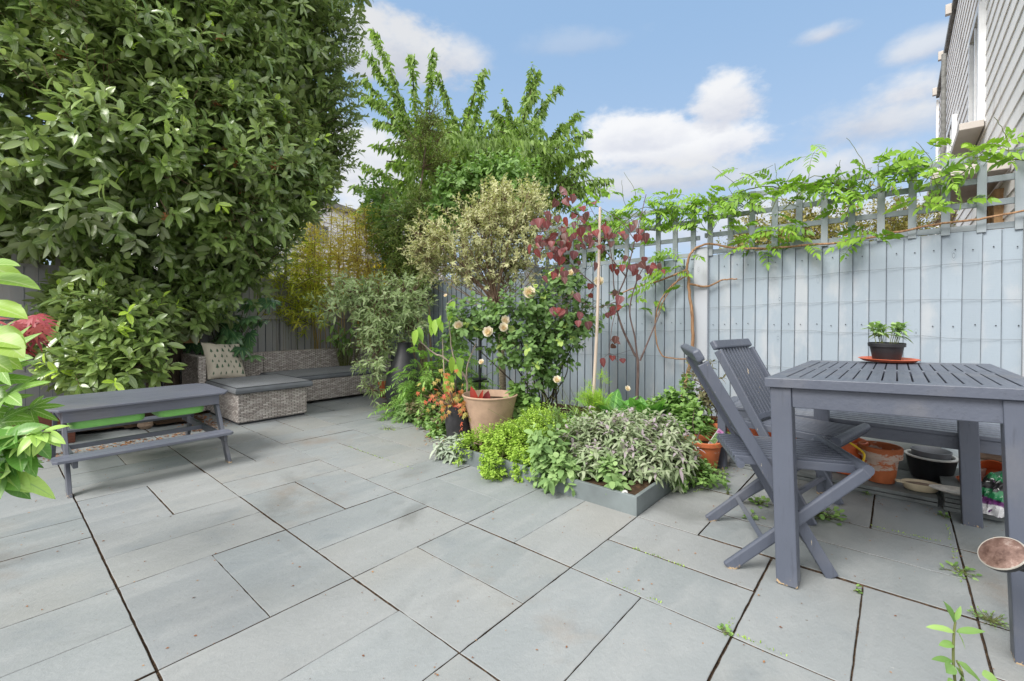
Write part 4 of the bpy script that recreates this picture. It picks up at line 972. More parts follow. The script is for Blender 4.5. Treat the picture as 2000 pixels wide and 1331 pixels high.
# pot on the table
ptb=at(1735,711,2.35); ptb.z=.772
t_=thing('pot_saucer','round orange brown saucer on the tabletop','saucer',ptb); m=MB(); m.lathe([(0,0),(.105,0),(.124,.012),(.127,.014),(.122,.016),(.10,.005),(0,.005)],52); m.build('dish',MT['redplate'],t_,smooth=True)
tpot=pot('plant_pot','black plastic pot of young sage on the table','plant pot',ptb+Vector((-.01,0,.0055)),.078,.058,.092,MT['blackpot'],.02,.003,soilz=.85,th=.004)
# plant label in pot A
t_=thing('plant_label','white plant label with a pink top stuck in the small terracotta pot','plant label',pA+Vector((.045,-.03,.185)))
t_.rotation_euler=(R(0),R(38),R(8))
m=MB(); m.box(-.022,.022,-.001,.001,-.05,.10); m.build('card',plain('label card',(.62,.62,.60),.4,.03),t_)
m=MB(); m.box(-.0221,.0221,-.0016,-.0012,.07,.1002); m.build('pink_band',plain('pink print',(.62,.30,.55),.4,.03),t_)
m=MB(); m.box(-.018,.018,-.0016,-.0012,.0,.066); m.build('photo',plain('leaf print',(.16,.30,.12),.4,.6,70),t_)
m=MB()
for k in range(7): m.box(-.016+k*.0043,-.0135+k*.0043,-.0020,-.0017,.079,.088)
m.build('lettering',plain('label lettering',(.35,.05,.28),.5,.02),t_)
# watering can: body stands to the right of the view, its rose reaches in
wc=thing('watering_can','old watering can with a round rust speckled rose reaching in beside the table leg','watering can',(1.80,1.02,0))
m=MB(); m.lathe([(0,.0),(.115,0),(.118,.01),(.108,.24),(.09,.255),(.085,.25),(.10,.02)],40); m.build('body',MT['slatepanel'],wc,smooth=True)
rp=at(1958,1082,1.18)-Vector(wc.location); 
m=MB(); m.tube(curve([(-.10,0,.05),(-.2,.03,.16),rp+Vector((.10,-.035,-.055)),rp+Vector((.03,-.008,-.028))],6),[.02]*6+[.015]*6+[.010]*7,12); m.build('spout',MT['blackpot'],wc,smooth=True)
ax=Vector((-.647,.015,.69)).normalized(); Mx=Matrix.Translation(rp)@ax.to_track_quat('Z','Y').to_matrix().to_4x4()
m=MB(); m.lathe([(.010,-.042),(.022,-.034),(.047,-.012),(.0505,-.004),(.0505,.001)],40,M4=Mx); m.build('rose_cone',MT['blackpot'],wc,smooth=True)
ro,t,bs,o=newmat('rusty tinned rose'); w=noise(t,26,6,.7); w2=noise(t,140,3); c=ramp(t,w,[(.35,(.09,.05,.04)),(.55,(.22,.14,.115)),(.72,(.48,.40,.36))]); setc(t,bs,c); bs.inputs['Roughness'].default_value=.35; bs.inputs['Metallic'].default_value=.35; bump(t,bs,w2,.6,.001)
m=MB(); m.lathe([(.0495,.0012),(.049,.004),(.035,.0095),(.018,.012),(0,.013)],40,M4=Mx); m.build('rose_plate',ro,wc,smooth=True)
m=MB(); m.tube([Mx@Vector((.0495*math.cos(a),.0495*math.sin(a),.0025)) for a in [k*math.pi/20 for k in range(41)]],.0022,6,cap=False); m.build('rose_rim',plain('worn tin',(.5,.47,.42),.35,.15,metal=.6),wc,smooth=True)
m=MB(); m.tube(curve([(.1,0,.06),(.19,0,.16),(.14,0,.28),(0,0,.33),(-.07,0,.26)],6),.009,10); m.build('handle',MT['blackpot'],wc,smooth=True)
# raised bed edging
eb=thing('bed_edging','grey slate edging boards round the front corner of the raised bed','edging',U(0,0),PROT)
for (ua,va,ub,vb) in ((6.98,0,7.05,1.98),(6.99,2.0,7.06,4.45)):
    MB().box(ua*.3025,ub*.3025,va*.2995,vb*.2995,-.01,.098).build('edging_board',MT['edging'],eb,bevel=.0015)
MB().box(7.051*.3025,8.9*.3025,0,.02,-.01,.0975).build('edging_board',MT['edging'],eb,bevel=.0015)
# left border timber edging, stone, bird box, bird feeder pole
tm=thing('timber_edging','low brown timber edging of the left border behind the small picnic table','edging',U(0,0),PROT)
MB().box(-3.0,.9*.3025,12.25*.2995,12.45*.2995,0,.13).build('board',MT['darktimber'],tm,bevel=.004)
tbx=thing('wooden_trough','dark red brown wooden trough under the evergreen, left of the small table','trough',U(-1.0,13.4),PROT)
mb=MB(); mb.box(-.5,.75,0,.02,.0,.24); mb.box(-.5,.75,.28,.30,.0,.24); mb.box(-.5,-.48,.0205,.2795,.0,.24); mb.box(.73,.75,.0205,.2795,.0,.24); mb.build('boards',bark('red brown timber',(.07,.02,.012),(.17,.06,.035),sc=(.3,3,3)),tbx,bevel=.003)
mb=MB(); mb.box(-.47,.72,.021,.279,.19,.2); mb.build('soil',MT['soil'],tbx)
st_=thing('cobble_stone','rounded grey brown stone on the leaf litter behind the small table','stone',gp(284,838)); m=MB(); m.lathe([(0,0),(.04,.004),(.062,.03),(.058,.06),(.03,.08),(0,.085)],24,sx=1.0,sy=.8); m.build('stone',MT['sleeper'],st_,smooth=True)
bx=thing('bird_box','small tan wooden box fixed to the fence above the sofa arm','bird box',at(371,656,4.95)); mb=MB(); mb.box(-.07,.07,-.05,.05,-.08,.08); mb.build('box',MT['wood'],bx,bevel=.003)
mb=MB(); mb.quadbox([Vector(p) for p in ((-.08,-.075,.081),(.08,-.075,.081),(.08,.055,.11),(-.08,.055,.11),(-.08,-.075,.091),(.08,-.075,.091),(.08,.055,.12),(-.08,.055,.12))]); mb.build('lid',MT['wood'],bx,bevel=.002)
mb=MB(); mb.tube([(0,-.049,.02),(0,-.0515,.02)],.016,16); mb.build('hole',MT['piping'],bx)
mb=MB(); mb.box(-.02,.02,.051,.16,-.05,-.0); mb.build('bracket',MT['darktimber'],bx)
bp=at(937,770,4.35); bp.z=.06; fp=thing('bird_feeder_pole','black iron bird feeder pole with side arms rising among the roses','bird feeder',bp)
m=MB(); m.tube([(0,0,0),(0,0,.82)],.013,10); m.build('pole',MT['blackpot'],fp,smooth=True)
m=MB(); m.tube([(-.09,0,.32),(.09,0,.32)],.008,8); m.tube([(-.07,0,.66),(.07,0,.66)],.006,8); m.build('side_arms',MT['blackpot'],fp,smooth=True)
m=MB(); m.lathe([(0,0),(.07,.008),(.075,.02),(.07,.02),(0,.008)],24,(0,0,.33)); m.build('dish',MT['blackpot'],fp,smooth=True)
m=MB(); m.lathe([(.0,.06),(.02,.05),(.085,.0),(.08,-.004),(0,.04)],24,(.06,0,.87)); m.build('roof',MT['greypot'],fp,smooth=True)
m=MB(); m.lathe([(0,-.01),(.035,-.01),(.035,.1),(0,.1)],20,(.06,0,.77)); m.build('seed_tube',MT['wood'],fp,smooth=True)
hb=at(988,660,4.1); hb=thing('hanging_bell','cream clay bell hanging in the rose bush','ornament',hb); m=MB(); m.lathe([(.0,.09),(.02,.085),(.04,.05),(.075,-.02),(.1,-.05),(.092,-.052),(.06,-.02),(0,.07)],28); m.build('bell',MT['cream'],hb,smooth=True)
m=MB(); m.tube([(0,0,.085),(0,0,.2)],.002,5); m.build('cord',MT['piping'],hb)

# ================================================================ HOUSES
hs=thing('neighbour_house','white boarded house wall rising beyond the fence at the upper right','house',(0,0,0),PROT)
HT=-.66; A0,A1,HZ=4.15,13.2,5.6
mb=MB(); z=0.; k=0
while z<HZ:
    h=.15; mb.quadbox([Vector(p) for p in ((A0,HT+.016,z),(A1,HT+.016,z),(A1,HT-.02,z),(A0,HT-.02,z),(A0,HT+.006,z+h+.004),(A1,HT+.006,z+h+.004),(A1,HT-.02,z+h+.004),(A0,HT-.02,z+h+.004))]); z+=h
mb.build('wall_cladding',MT['clad'],hs)
mb=MB(); z=0.
while z<HZ:
    h=.15; mb.quadbox([Vector(p) for p in ((A0-.022,HT-5,z),(A0-.002,HT-5,z),(A0-.002,HT-.002,z),(A0-.022,HT-.002,z),(A0-.010,HT-5,z+h+.003),(A0-.002,HT-5,z+h+.003),(A0-.002,HT-.002,z+h+.003),(A0-.010,HT-.002,z+h+.003))]); z+=h
mb.build('end_cladding',MT['clad'],hs)
MB().box(A0,A1,HT-5,HT-.021,0,HZ+.1).build('wall',MT['clad'],hs)
MB().box(A0-.3,A1+.08,HT-5.1,HT+.06,HZ+.101,HZ+.20).build('roof_edge',MT['roof'],hs,bevel=.01)
for a in (6.5,8.0,9.6,11.2,12.9): MB().box(a,a+.08,HT+.061,HT+.13,HZ+.05,HZ+.2).build('gutter_bracket',MT['sill'],hs,bevel=.005)
MB().tube([(10.9,HT+.07,.2),(10.9,HT+.07,HZ)],.035,10).build('drainpipe',MT['roof'],hs,smooth=True)
MB().box(A1-.12,A1+.02,HT+.0225,HT+.06,0,HZ).build('corner_board',MT['clad'],hs,bevel=.003)
def win(a0,a1,z0,z1,par,slope=.0,frame='whitefr'):
    w=MB(); d=HT+.035
    for (p,q,r_,s) in ((a0,a0+.07,z0,z1),(a1-.07,a1,z0,z1),(a0+.0705,a1-.0705,z1-.07,z1),(a0+.0705,a1-.0705,z0,z0+.07)): w.box(p,q,HT-.0,d+.03,r_,s)
    m_=(a0+a1)/2; w.box(m_-.025,m_+.025,HT,d+.02,z0+.0705,z1-.0705)
    wo_=w.build('window',MT[frame],par,bevel=.004)
    MB().box(a0+.07,a1-.07,HT+.024,HT+.03,z0+.07,z1-.07).build('pane',MT['glass'],wo_)
    MB().box(a0-.08,a1+.08,HT+.024,HT+.20,z0-.07,z0-.001).build('sill',MT['sill'],wo_,bevel=.005)
win(6.45,7.3,2.95,4.15,hs); win(9.3,10.2,2.6,4.0,hs); win(11.6,12.4,2.4,3.8,hs); win(5.35,6.1,1.35,2.05,hs,frame='wood')
MB().box(5.0,6.3,HT+.024,HT+.45,2.12,2.2).build('canopy',MT['sill'],hs,bevel=.008)
MB().box(5.6,6.6,HT+.024,HT+.5,4.75,5.3).build('box_bay',MT['cladfar'],hs,bevel=.008)
fh=thing('far_house','low white boarded house beyond the back fence','house',(-5.5-.414*1.5,11-1.5,0),math.atan2(1,.414))
mb=MB(); z=0.
while z<3.95:
    h=.21; mb.quadbox([Vector(p) for p in ((0,-.03,z),(9,-.03,z),(9,.02,z),(0,.02,z),(0,-.004,z+h+.004),(9,-.004,z+h+.004),(9,.02,z+h+.004),(0,.02,z+h+.004))]); z+=h
mb.build('wall_cladding',MT['cladfar'],fh); MB().box(0,9,.021,5,0,3.99).build('wall',MT['cladfar'],fh)
MB().box(-.2,9.2,-.14,5.2,3.99,4.14).build('roof_edge',MT['roof'],fh,bevel=.01)
for (a0,a1,z0,z1,fm) in ((2.3,2.9,3.0,3.45,'roof'),(4.6,5.5,2.75,3.1,'whitefr')):
    w=MB(); 
    for (p,q,r_,s) in ((a0,a0+.06,z0,z1),(a1-.06,a1,z0,z1),(a0+.0605,a1-.0605,z1-.06,z1),(a0+.0605,a1-.0605,z0,z0+.06)): w.box(p,q,-.06,-.0,r_,s)
    wo_=w.build('window',MT[fm],fh); MB().box(a0+.06,a1-.06,-.045,-.035,z0+.06,z1-.06).build('pane',MT['glass'],wo_)
bh=thing('far_brick_house','orange brick house corner far beyond the trellis','house',at(1035,620,13),R(10)); bh.location.z=0
MB().box(-.7,.5,0,3,0,1.9).build('wall',MT['brick'],bh); MB().prism([(-.9,-.15,1.9),(.7,-.15,1.9),(.7,3.1,1.9),(-.9,3.1,1.9)],(0,0,.12)).build('roof',MT['terra'],bh)
wb=MB().box(-.25,.1,-.03,-.001,.9,1.5).build('window',MT['whitefr'],bh); MB().box(-.2,.05,-.04,-.031,.95,1.45).build('pane',MT['glass'],wb)
# ================================================================ PLANTS
def plant(name,label,cat,base,group=None): return thing(name,label,cat,base,0,group)
def addleaves(par,name,sets,mat):
    V,Fq,at_=join(sets); return npmesh(name,V,Fq,MT[mat],par,True,at_,off=np.array(par.location))
def addsticks(par,name,sets,mat):
    V,Fq,at_=join(sets); return npmesh(name,V,Fq,MT[mat],par,True,None,off=np.array(par.location))
def limb(par,name,paths,mat,n=8,jit=.0,seg=6):
    """paths: list of (points world, r0, r1)"""
    m=MB(); o=Vector(par.location)
    for pts,r0,r1 in paths:
        c=curve(pts,seg,jit); k=len(c); m.tube([p-o for p in c],[r0+(r1-r0)*(i/(k-1))**.8 for i in range(k)],n)
    return m.build(name,MT[mat],par,smooth=True)
def tosurf(base,P,frac=.6):
    """sagging twig starts: from a point part of the way back toward the base"""
    return base+(P-base)*frac
def bushy(name,label,cat,base,blobs,n,leaf,mat,k=7,tl=.16,ll=.1,lw=.035,kind='lance',clump=0,cf=3.,depth=.45,upt=.5,spread=.6,twigs='twig',tw=.3,fill=0,ang=(35,75),droop=.2,up=.35,tipc=None,trunk=None,tmat='barkdark',twr=.003,group=None,inner=.55,rough=.12,fold=.25,var=.3,wave=0,cname='crown',cols=3):
    p=plant(name,label,cat,base,group)
    P,O=shell(blobs,n,depth,clump,cf,rough,inner)
    D=nrm(O+np.array([0,0,upt])+RN.normal(size=P.shape)*spread)
    sets=[whorl(P,D,k,tl,ll,lw,kind,ang,fold,droop,up,var,tipc,cols,wave)]
    if fill:
        P2,O2=shell(blobs,fill,.75,0,cf,rough,.2); s2=.9-.35*RN.random((len(P2),1))
        cs=np.array([c for c,r in blobs]); 
        P2=P2-O2*(.10+.35*RN.random((len(P2),1)))*np.min([r.min() for c,r in blobs]); D2=nrm(O2+RN.normal(size=P2.shape)*.8)
        sets.append(whorl(P2,D2,k,tl,ll*1.1,lw*1.15,kind,ang,fold,droop,up,var))
    o=addleaves(p,cname,sets,mat)
    if twigs and tw>0:
        m=RN.random(len(P))<tw; q=P[m]; d=D[m]; st=[sticks(q-O[m]*tl*1.0,q,twr*1.4,twr,3),sticks(q,q+d*tl*.95,twr,twr*.5,3)]
        if trunk:
            c=np.array(blobs[0][0])
        addsticks(p,'twigs',st,twigs)
    if trunk: limb(p,'trunk',trunk,tmat)
    return p,P,O,D

# ---- the big evergreen on the left
B=[blob(110,40,4.1,330,230,.75),blob(330,70,4.6,230,230,.8),blob(480,60,5.2,160,200,.8),blob(580,80,5.9,92,170,.5),blob(605,225,5.7,74,115,.4),
   blob(140,300,3.95,290,190,.75),blob(370,330,4.5,210,190,.75),blob(520,330,5.1,110,150,.6),blob(415,440,4.7,112,85,.5),blob(70,420,4.3,190,70,.45),blob(230,520,4.35,110,70,.4),
   blob(150,-180,4.6,420,260,.9),blob(500,-120,5.6,220,220,.8),blob(-280,140,3.9,260,330,.7),blob(610,330,6.0,50,60,.3),blob(40,478,4.8,150,42,.3)]
base=Vector(at(300,700,5.15)); base.z=0.0
p,P,O,D=bushy('evergreen_tree','huge glossy dark evergreen tree filling the upper left, with rusty seed heads','tree',base,B,5600,None,'bay',k=8,tl=.17,ll=.112,lw=.042,kind='ell',clump=.56,cf=2.6,depth=.5,upt=.55,spread=.55,twigs='twig',tw=.5,fill=6500,ang=(32,80),droop=.25,up=.5,tipc=.13,
   trunk=[([base,at(290,560,5.0),at(270,420,4.8),at(250,250,4.6),at(220,60,4.6)],.09,.03),([base+Vector((.1,.05,0)),at(370,600,5.1),at(430,450,5.0),at(500,280,5.3),at(540,120,5.5)],.06,.02),
          ([base+Vector((-.12,0,0)),at(210,600,4.8),at(140,500,4.6),at(60,350,4.5),at(0,200,4.4)],.05,.02),([at(205,690,4.7),at(95,600,4.5),at(72,530,4.5),at(66,480,4.5)],.018,.012),([at(130,680,4.5),at(110,630,4.5),at(40,555,4.5)],.012,.008)],tmat='barkdark',inner=.5)
# open sprays along the sky side of the crown
SPT=[(698,58),(700,78),(694,110),(690,135),(699,160),(694,190),(702,226),(698,246),(690,275),(694,292),(684,322),(664,350),(650,372),(640,388),(628,408),(668,30),(660,0),(700,40),(676,300),(610,430),(590,455),(575,480),(548,505),(530,520)]
LPs=[];LDs=[];SS=[];TT=[]
for (x,y) in SPT:
    for r_ in range(4):
        Y=5.75+random.uniform(-.35,.25)-(.6 if y>420 else 0); e=np.array(at(x+random.uniform(-22,3),y+random.uniform(-14,14),Y)); s=np.array(at(x-random.uniform(70,110),y+random.uniform(5,50),Y)); 
        for k in range(7):
            f=.15+.85*k/6; q=s+(e-s)*f+np.array([0,0,.06*math.sin(f*3)]); LPs.append(q); LDs.append((e-s)+RN.normal(size=3)*.1)
        SS.append(s);TT.append(e)
LPs=np.array(LPs);LDs=nrm(np.array(LDs))
V_,F_,A_=whorl(LPs,LDs,6,.10,.088,.030,'ell',(30,65),.25,.2,.4,.3); npmesh('outer_sprays',V_,F_,MT['bay'],p,True,A_,off=np.array(p.location)); addsticks(p,'spray_twigs',[sticks(np.array(SS),np.array(TT),.005,.0015,4)],'barkdark')
m_=RN.random(len(P))<.16; P3_=P[m_]+D[m_]*.13; D3_=nrm(D[m_]+np.array([0,0,.9])+RN.normal(size=(m_.sum(),3))*.2)
V_,F_,A_=whorl(P3_,D3_,7,.07,.062,.021,'ell',(15,60),.3,.1,.5,.4); A_['rnd']=A_['rnd']*.3+.75; npmesh('young_shoots',V_,F_,MT['bay'],p,True,A_,off=np.array(p.location))
# rusty seed heads on the outer twigs
idx=RN.choice(len(P),210,replace=False); q=P[idx]+D[idx]*.15; bsets=[]
for s_ in range(22):
    d=rdir(len(q)); bsets.append(sticks(q+d*.006,q+d*(.022+.03*RN.random((len(q),1))),.0045,.005,4))
o=addsticks(p,'seed_heads',bsets,'buds')
# hanging skirts of the same tree / shrubs in front of the fence
B=[blob(225,640,4.1,105,75,.30),blob(160,590,4.3,60,40,.25),blob(215,715,3.95,100,45,.28),blob(120,660,4.2,60,40,.2)]
b2=Vector(at(225,760,4.35)); b2.z=0
bushy('laurel_shrub','rounded laurel shrub with bright young tips behind the small picnic table','shrub',b2,B,400,None,'bay',k=8,tl=.14,ll=.112,lw=.044,kind='ell',clump=.25,cf=3,depth=.7,upt=.6,spread=.7,tw=.6,tipc=.22,fill=150,up=.6,trunk=[([b2,at(220,690,4.2),at(190,640,4.2)],.02,.01),([b2,at(260,690,4.2),at(280,640,4.15)],.018,.01)])
B=[blob(400,560,4.9,120,70,.4),blob(330,500,4.7,80,60,.35),blob(300,600,4.7,60,40,.3),blob(370,610,4.75,70,35,.25),blob(455,510,5.2,55,40,.35)]
b3=Vector(at(345,700,5.1)); b3.z=0
bushy('laurel_shrub','laurel shrub spreading over the left arm of the rattan sofa','shrub',b3,B,600,None,'bay',k=8,tl=.15,ll=.105,lw=.040,kind='ell',clump=.3,cf=3,depth=.7,tw=.5,tipc=.12,fill=250,up=.5,trunk=[([b3,at(350,620,5.0),at(400,560,4.9)],.03,.012),([b3,at(330,600,4.9),at(310,520,4.8)],.025,.01)])

# ---- palmate leaves helper (fatsia, maple)
def palmate(C,Dr,Nn,size,lobes=7,w=.26,kind='lance',spreadang=250,droop=.3,cols=3,wave=0,lobelen=None):
    C=np.asarray(C,float);Dr=nrm(np.asarray(Dr,float));Nn=np.asarray(Nn,float);Nn=nrm(Nn-Dr*(Nn*Dr).sum(1,keepdims=True));S=np.cross(Dr,Nn); n=len(C)
    sz=np.broadcast_to(size,(n,)); rn=RN.random(n); sets=[]
    for k in range(lobes):
        f=(k/(lobes-1)-.5) if lobes>1 else 0; a=math.radians(spreadang*f); ln=1-.42*abs(2*f)**1.4
        d=Dr*math.cos(a)+S*math.sin(a)
        sets.append(leafset(C-Dr*(sz*.04)[:,None],d,Nn,sz*ln,sz*w*(1-.2*abs(f)),kind,.12,droop,wave,rn,cols))
    return join(sets)
def stalks(C,size,Dr): return None
# fatsia behind the sofa arm
fb=Vector(at(440,690,5.75)); fb.z=0; fp_=plant('fatsia','dark fatsia with fingered leaves between the evergreen and the bamboo','shrub',fb)
n=46; C=[];Dd=[];st=[]
for i in range(n):
    x=random.gauss(452,34); y=random.uniform(575,700); Y=5.35+random.uniform(-.3,.3); c=np.array(at(x,y,Y)); C.append(c); Dd.append(nrm(np.array([random.uniform(-.6,.9),-.7,-.35])+RN.normal(size=3)*.3)); st.append(c)
C=np.array(C);Dd=np.array(Dd)
addleaves(fp_,'leaves',[palmate(C,Dd,np.array([[0,-.35,1.]])+RN.normal(size=(n,3))*.25,.17,7,.34,'big',210,.3)],'fatsia')
cc_=np.array(fb)+np.array([0,0,.35]); addsticks(fp_,'stems',[sticks(np.tile(cc_,(n,1)),C,.006,.003,4)],'twiggreen')
limb(fp_,'trunk',[([fb,fb+Vector((.02,0,.4)),at(448,600,5.55)],.02,.012)],'barkgrey')
fb=Vector(at(675,690,6.3)); fb.z=0; fp_=plant('fatsia','fresh green broad leaved plant peeping over the right end of the sofa','shrub',fb)
n=60; C=np.array([at(random.gauss(672,20),random.uniform(628,690),6.2+random.uniform(-.15,.15)) for _ in range(n)]); Dd=nrm(RN.normal(size=(n,3))*.7+np.array([0,-.5,-.3]))
addleaves(fp_,'leaves',[leafset(C,Dd,np.tile([0,-.3,1.],(n,1)),.12,.05,'long',.2,.3)],'mint'); addsticks(fp_,'stems',[sticks(np.tile(np.array(fb),(n,1)),C,.005,.002,3)],'twiggreen')

# ---- bamboo
def bamboo(name,label,x0,x1,ncane,Y,ytop,ybase,mat,cmat,nl,lfr,spread,lean=10,low=0):
    b=Vector(at((x0+x1)/2,ybase,Y)); b.z=0; p=plant(name,label,'bamboo',b,None); S=[];T=[];LP=[];LD=[]
    for i in range(ncane):
        x=random.uniform(x0,x1); Yc=Y+random.uniform(-.12,.12); p0=np.array(at(x,ybase,Yc)); p0[2]=0; yt=random.uniform(ytop,ytop+spread); p1=np.array(at(x+random.gauss(0,lean),yt,Yc+random.uniform(-.15,.1)))
        bend=RN.normal(size=3)*np.array([.06,.06,0]); prev=p0
        K=8
        for k in range(1,K+1):
            f=k/K; q=p0+(p1-p0)*f+bend*f*f*1.5; S.append(prev);T.append(q); 
            if f>lfr:
                m=nl; 
                for _ in range(m):
                    az_=random.uniform(0,6.28); dd=np.array([math.cos(az_),math.sin(az_)*.7,random.uniform(-.1,.6)]); s=q+(prev-q)*random.random(); e=s+dd*random.uniform(.08,.28); S.append(s);T.append(e); LP.append(e);LD.append(dd)
            prev=q
    S=np.array(S);T=np.array(T); r=np.where(np.arange(len(S))>=0,.0045,0); ln=np.linalg.norm(T-S,axis=1); r=np.where(ln<.29,.0016,.0052)
    addsticks(p,'canes',[sticks(S,T,r,r*.8,5)],cmat)
    LP=np.array(LP);LD=nrm(np.array(LD)); addleaves(p,'leaves',[whorl(LP-LD*.1,LD,7,.12,.095,.0125,'lance',(20,70),.2,.6,.2,.35)],mat); return p
bamboo('bamboo_clump','green leafy bamboo clump growing between the rattan sofa and the back fence',470,625,40,6.15,440,690,'bamb','cane',4,.50,110)
bamboo('bamboo_clump','golden yellow bamboo with fine twiggy tops over the right half of the sofa',605,735,30,6.5,395,690,'bambgold','canegold',7,.50,100,lean=20)

# ---- cherry like tree beyond the fence
def droopy():
    Y=8.8; b=Vector(at(915,620,Y)); b.z=0; p=plant('cherry_tree','tall bright green tree with long drooping leafed shoots beyond the fence','tree',b)
    hubs=[at(905,470,Y),at(880,400,Y-.2),at(930,380,Y),at(960,340,Y+.1),at(860,330,Y),at(1000,370,Y),at(820,300,Y-.1),at(1040,340,Y),at(900,290,Y),at(1010,290,Y),at(830,400,Y),at(1080,380,Y)]
    par={1:0,2:0,3:2,4:1,5:2,6:4,7:5,8:3,9:3,10:1,11:5}
    paths=[([b,b+Vector((0,0,1.2)),hubs[0]],.13,.09)]
    for k,v in par.items(): paths.append(([hubs[v],(hubs[v]+hubs[k])/2+Vector((0,0,.05)),hubs[k]],.06,.03))
    tips=[(728,54,6),(720,104,6),(803,106,6),(846,99,6),(711,154,6),(853,140,8),(946,135,8),(714,187,6),(732,237,6),(735,282,4),(709,323,10),(692,365,10),(915,209,8),(943,182,8),(1040,126,9),(1052,137,9),(1095,164,9),(1046,178,9),(1129,220,7),(1153,256,7),(1147,296,7),(1153,313,11),(1143,337,11),(1191,351,11),(1180,372,11),(985,190,9),(1000,235,9),(700,410,10),(1100,240,7),(880,240,8),(930,230,8),(965,215,9),(780,215,6),(700,440,10),(1150,390,11),(770,350,10),(1060,220,9),(1090,300,7),(740,400,10)]
    LP=[];LD=[]
    def shoot(s,e,dens,sag=.0):
        s=Vector(s);e=Vector(e); mid=(s+e)/2+Vector((0,random.uniform(-.2,.2),.12)); c=curve([s,mid,e],8,.012); ln=sum((c[i+1]-c[i]).length for i in range(len(c)-1)); m=int(ln*dens); 
        for _ in range(m):
            f=random.random()**.75*(len(c)-1.001); i=int(f); q=c[i].lerp(c[i+1],f-i); LP.append(q);LD.append((c[i+1]-c[i]).normalized())
        return c
    for (x,y,h) in tips:
        e=at(x,y,Y+random.uniform(-.5,.5)); c=shoot(hubs[h],e,115); paths.append(([c[0],c[len(c)//2],c[-1]],.018,.005))
    for _ in range(235):
        h=random.choice(hubs[1:]); e=at(min(1125,max(760,random.gauss(935,105))),max(230,random.gauss(335,62)),Y+random.gauss(0,.8)); c=shoot(Vector(h)+Vector([random.gauss(0,.25) for _ in range(3)]),e,62); 
        if random.random()<.35: paths.append(([c[0],c[len(c)//2],c[-1]],.012,.004))
    limb(p,'trunk',paths,'barkdark',6)
    LP=np.array(LP);LD=np.array(LD); n=len(LP); d=nrm(np.array([0,0,-1.])+LD*.5+RN.normal(size=(n,3))*.38)
    addleaves(p,'crown',[leafset(LP+RN.normal(size=(n,3))*.03,d,RN.normal(size=(n,3))+np.array([0,-.6,0]),.13*(.7+.6*RN.random(n)),.045,'lance',.2,.2)],'cherry')
droopy()
# ---- slender small leaved tree
b=Vector(at(808,700,6.15)); b.z=0
bushy('slender_tree','slender olive green small leaved tree rising in the far corner','tree',b,[blob(838,245,6.1,30,50,.2),blob(830,330,6.1,62,80,.35),blob(800,420,6.1,78,80,.4),blob(850,420,6.2,60,80,.4),blob(790,500,6.1,60,60,.35),blob(815,550,6.1,48,50,.3)],2300,None,'olive',k=8,tl=.13,ll=.048,lw=.014,clump=.2,cf=3.2,depth=.9,tw=.4,ang=(35,70),rough=.25,
   trunk=[([b,at(806,640,6.1),at(800,560,6.1),at(815,430,6.1),at(835,250,6.1)],.035,.008),([b+Vector((.12,0,0)),at(822,640,6.1),at(828,560,6.1),at(850,430,6.15)],.025,.008)],tmat='barkgrey',droop=.3)
b=Vector(at(790,640,7.4)); b.z=0
bushy('leafy_shrub','fresh green bushy shrub filling the corner beside the trellis','shrub',b,[blob(770,430,6.7,48,60,.4),blob(750,380,6.7,38,40,.3),blob(800,480,6.6,55,60,.4)],620,None,'mint',k=7,tl=.14,ll=.085,lw=.036,clump=.2,depth=.8,tw=.2,trunk=[([b,at(790,560,6.9),at(780,440,6.8)],.02,.008)],tmat='barkgrey')
# ---- arching pale willow-leaf shrub
b=Vector(at(845,760,5.35)); b.z=.03
pth=[([b,at(815,670,5.3),at(770,610,5.1),at(700,600,5.0),at(645,600,4.95)],.022,.004),([b,at(800,680,5.2),at(760,660,5.1),at(735,700,4.95),at(728,770,4.9)],.016,.003),([b,at(820,640,5.3),at(790,570,5.2),at(720,545,5.1),at(668,560,5.1)],.018,.004),([b,at(840,660,5.3),at(835,590,5.3),at(800,560,5.2)],.018,.005),([at(770,610,5.1),at(730,640,5.0),at(690,640,4.95)],.008,.003)]
bushy('arching_shrub','pale green willow leaved shrub arching over the right end of the sofa','shrub',b,[blob(655,600,5.0,45,30,.2),blob(690,570,5.05,50,32,.25),blob(735,590,5.05,55,42,.3),blob(790,590,5.15,50,50,.3),blob(740,650,5.0,42,40,.25),blob(732,705,4.92,22,34,.18),blob(795,635,5.2,42,32,.25),blob(727,765,4.9,12,20,.08)],600,None,'silver',k=8,tl=.12,ll=.072,lw=.018,clump=.1,cf=4,depth=.9,upt=.1,tw=.6,ang=(35,70),droop=.35,rough=.25,trunk=pth,tmat='barkgrey')
# ---- green shrub above and the cream variegated tree
b=Vector(at(1030,640,5.55)); b.z=0
bushy('leafy_shrub','bright green round leaved shrub showing above the cream leaved tree','shrub',b,[blob(900,372,5.6,45,42,.25),blob(950,352,5.6,50,40,.25),blob(1010,355,5.6,45,42,.25),blob(870,410,5.6,35,35,.25)],430,None,'mint',k=7,tl=.12,ll=.070,lw=.036,kind='oval',clump=.1,depth=.8,tw=.2,trunk=[([b,at(1000,540,5.6),at(960,400,5.6)],.02,.008),([b,at(980,540,5.6),at(900,420,5.6)],.02,.008)],tmat='barkgrey')
b=Vector(at(983,770,4.35)); b.z=.03
cr_=[blob(870,470,4.5,70,62,.35),blob(940,440,4.5,90,66,.4),blob(1020,450,4.5,72,75,.4),blob(900,520,4.45,82,45,.3),blob(1000,520,4.4,75,48,.3),blob(1040,400,4.5,30,45,.2),blob(835,505,4.5,35,40,.2),blob(980,390,4.5,50,35,.25)]
tw_=[]
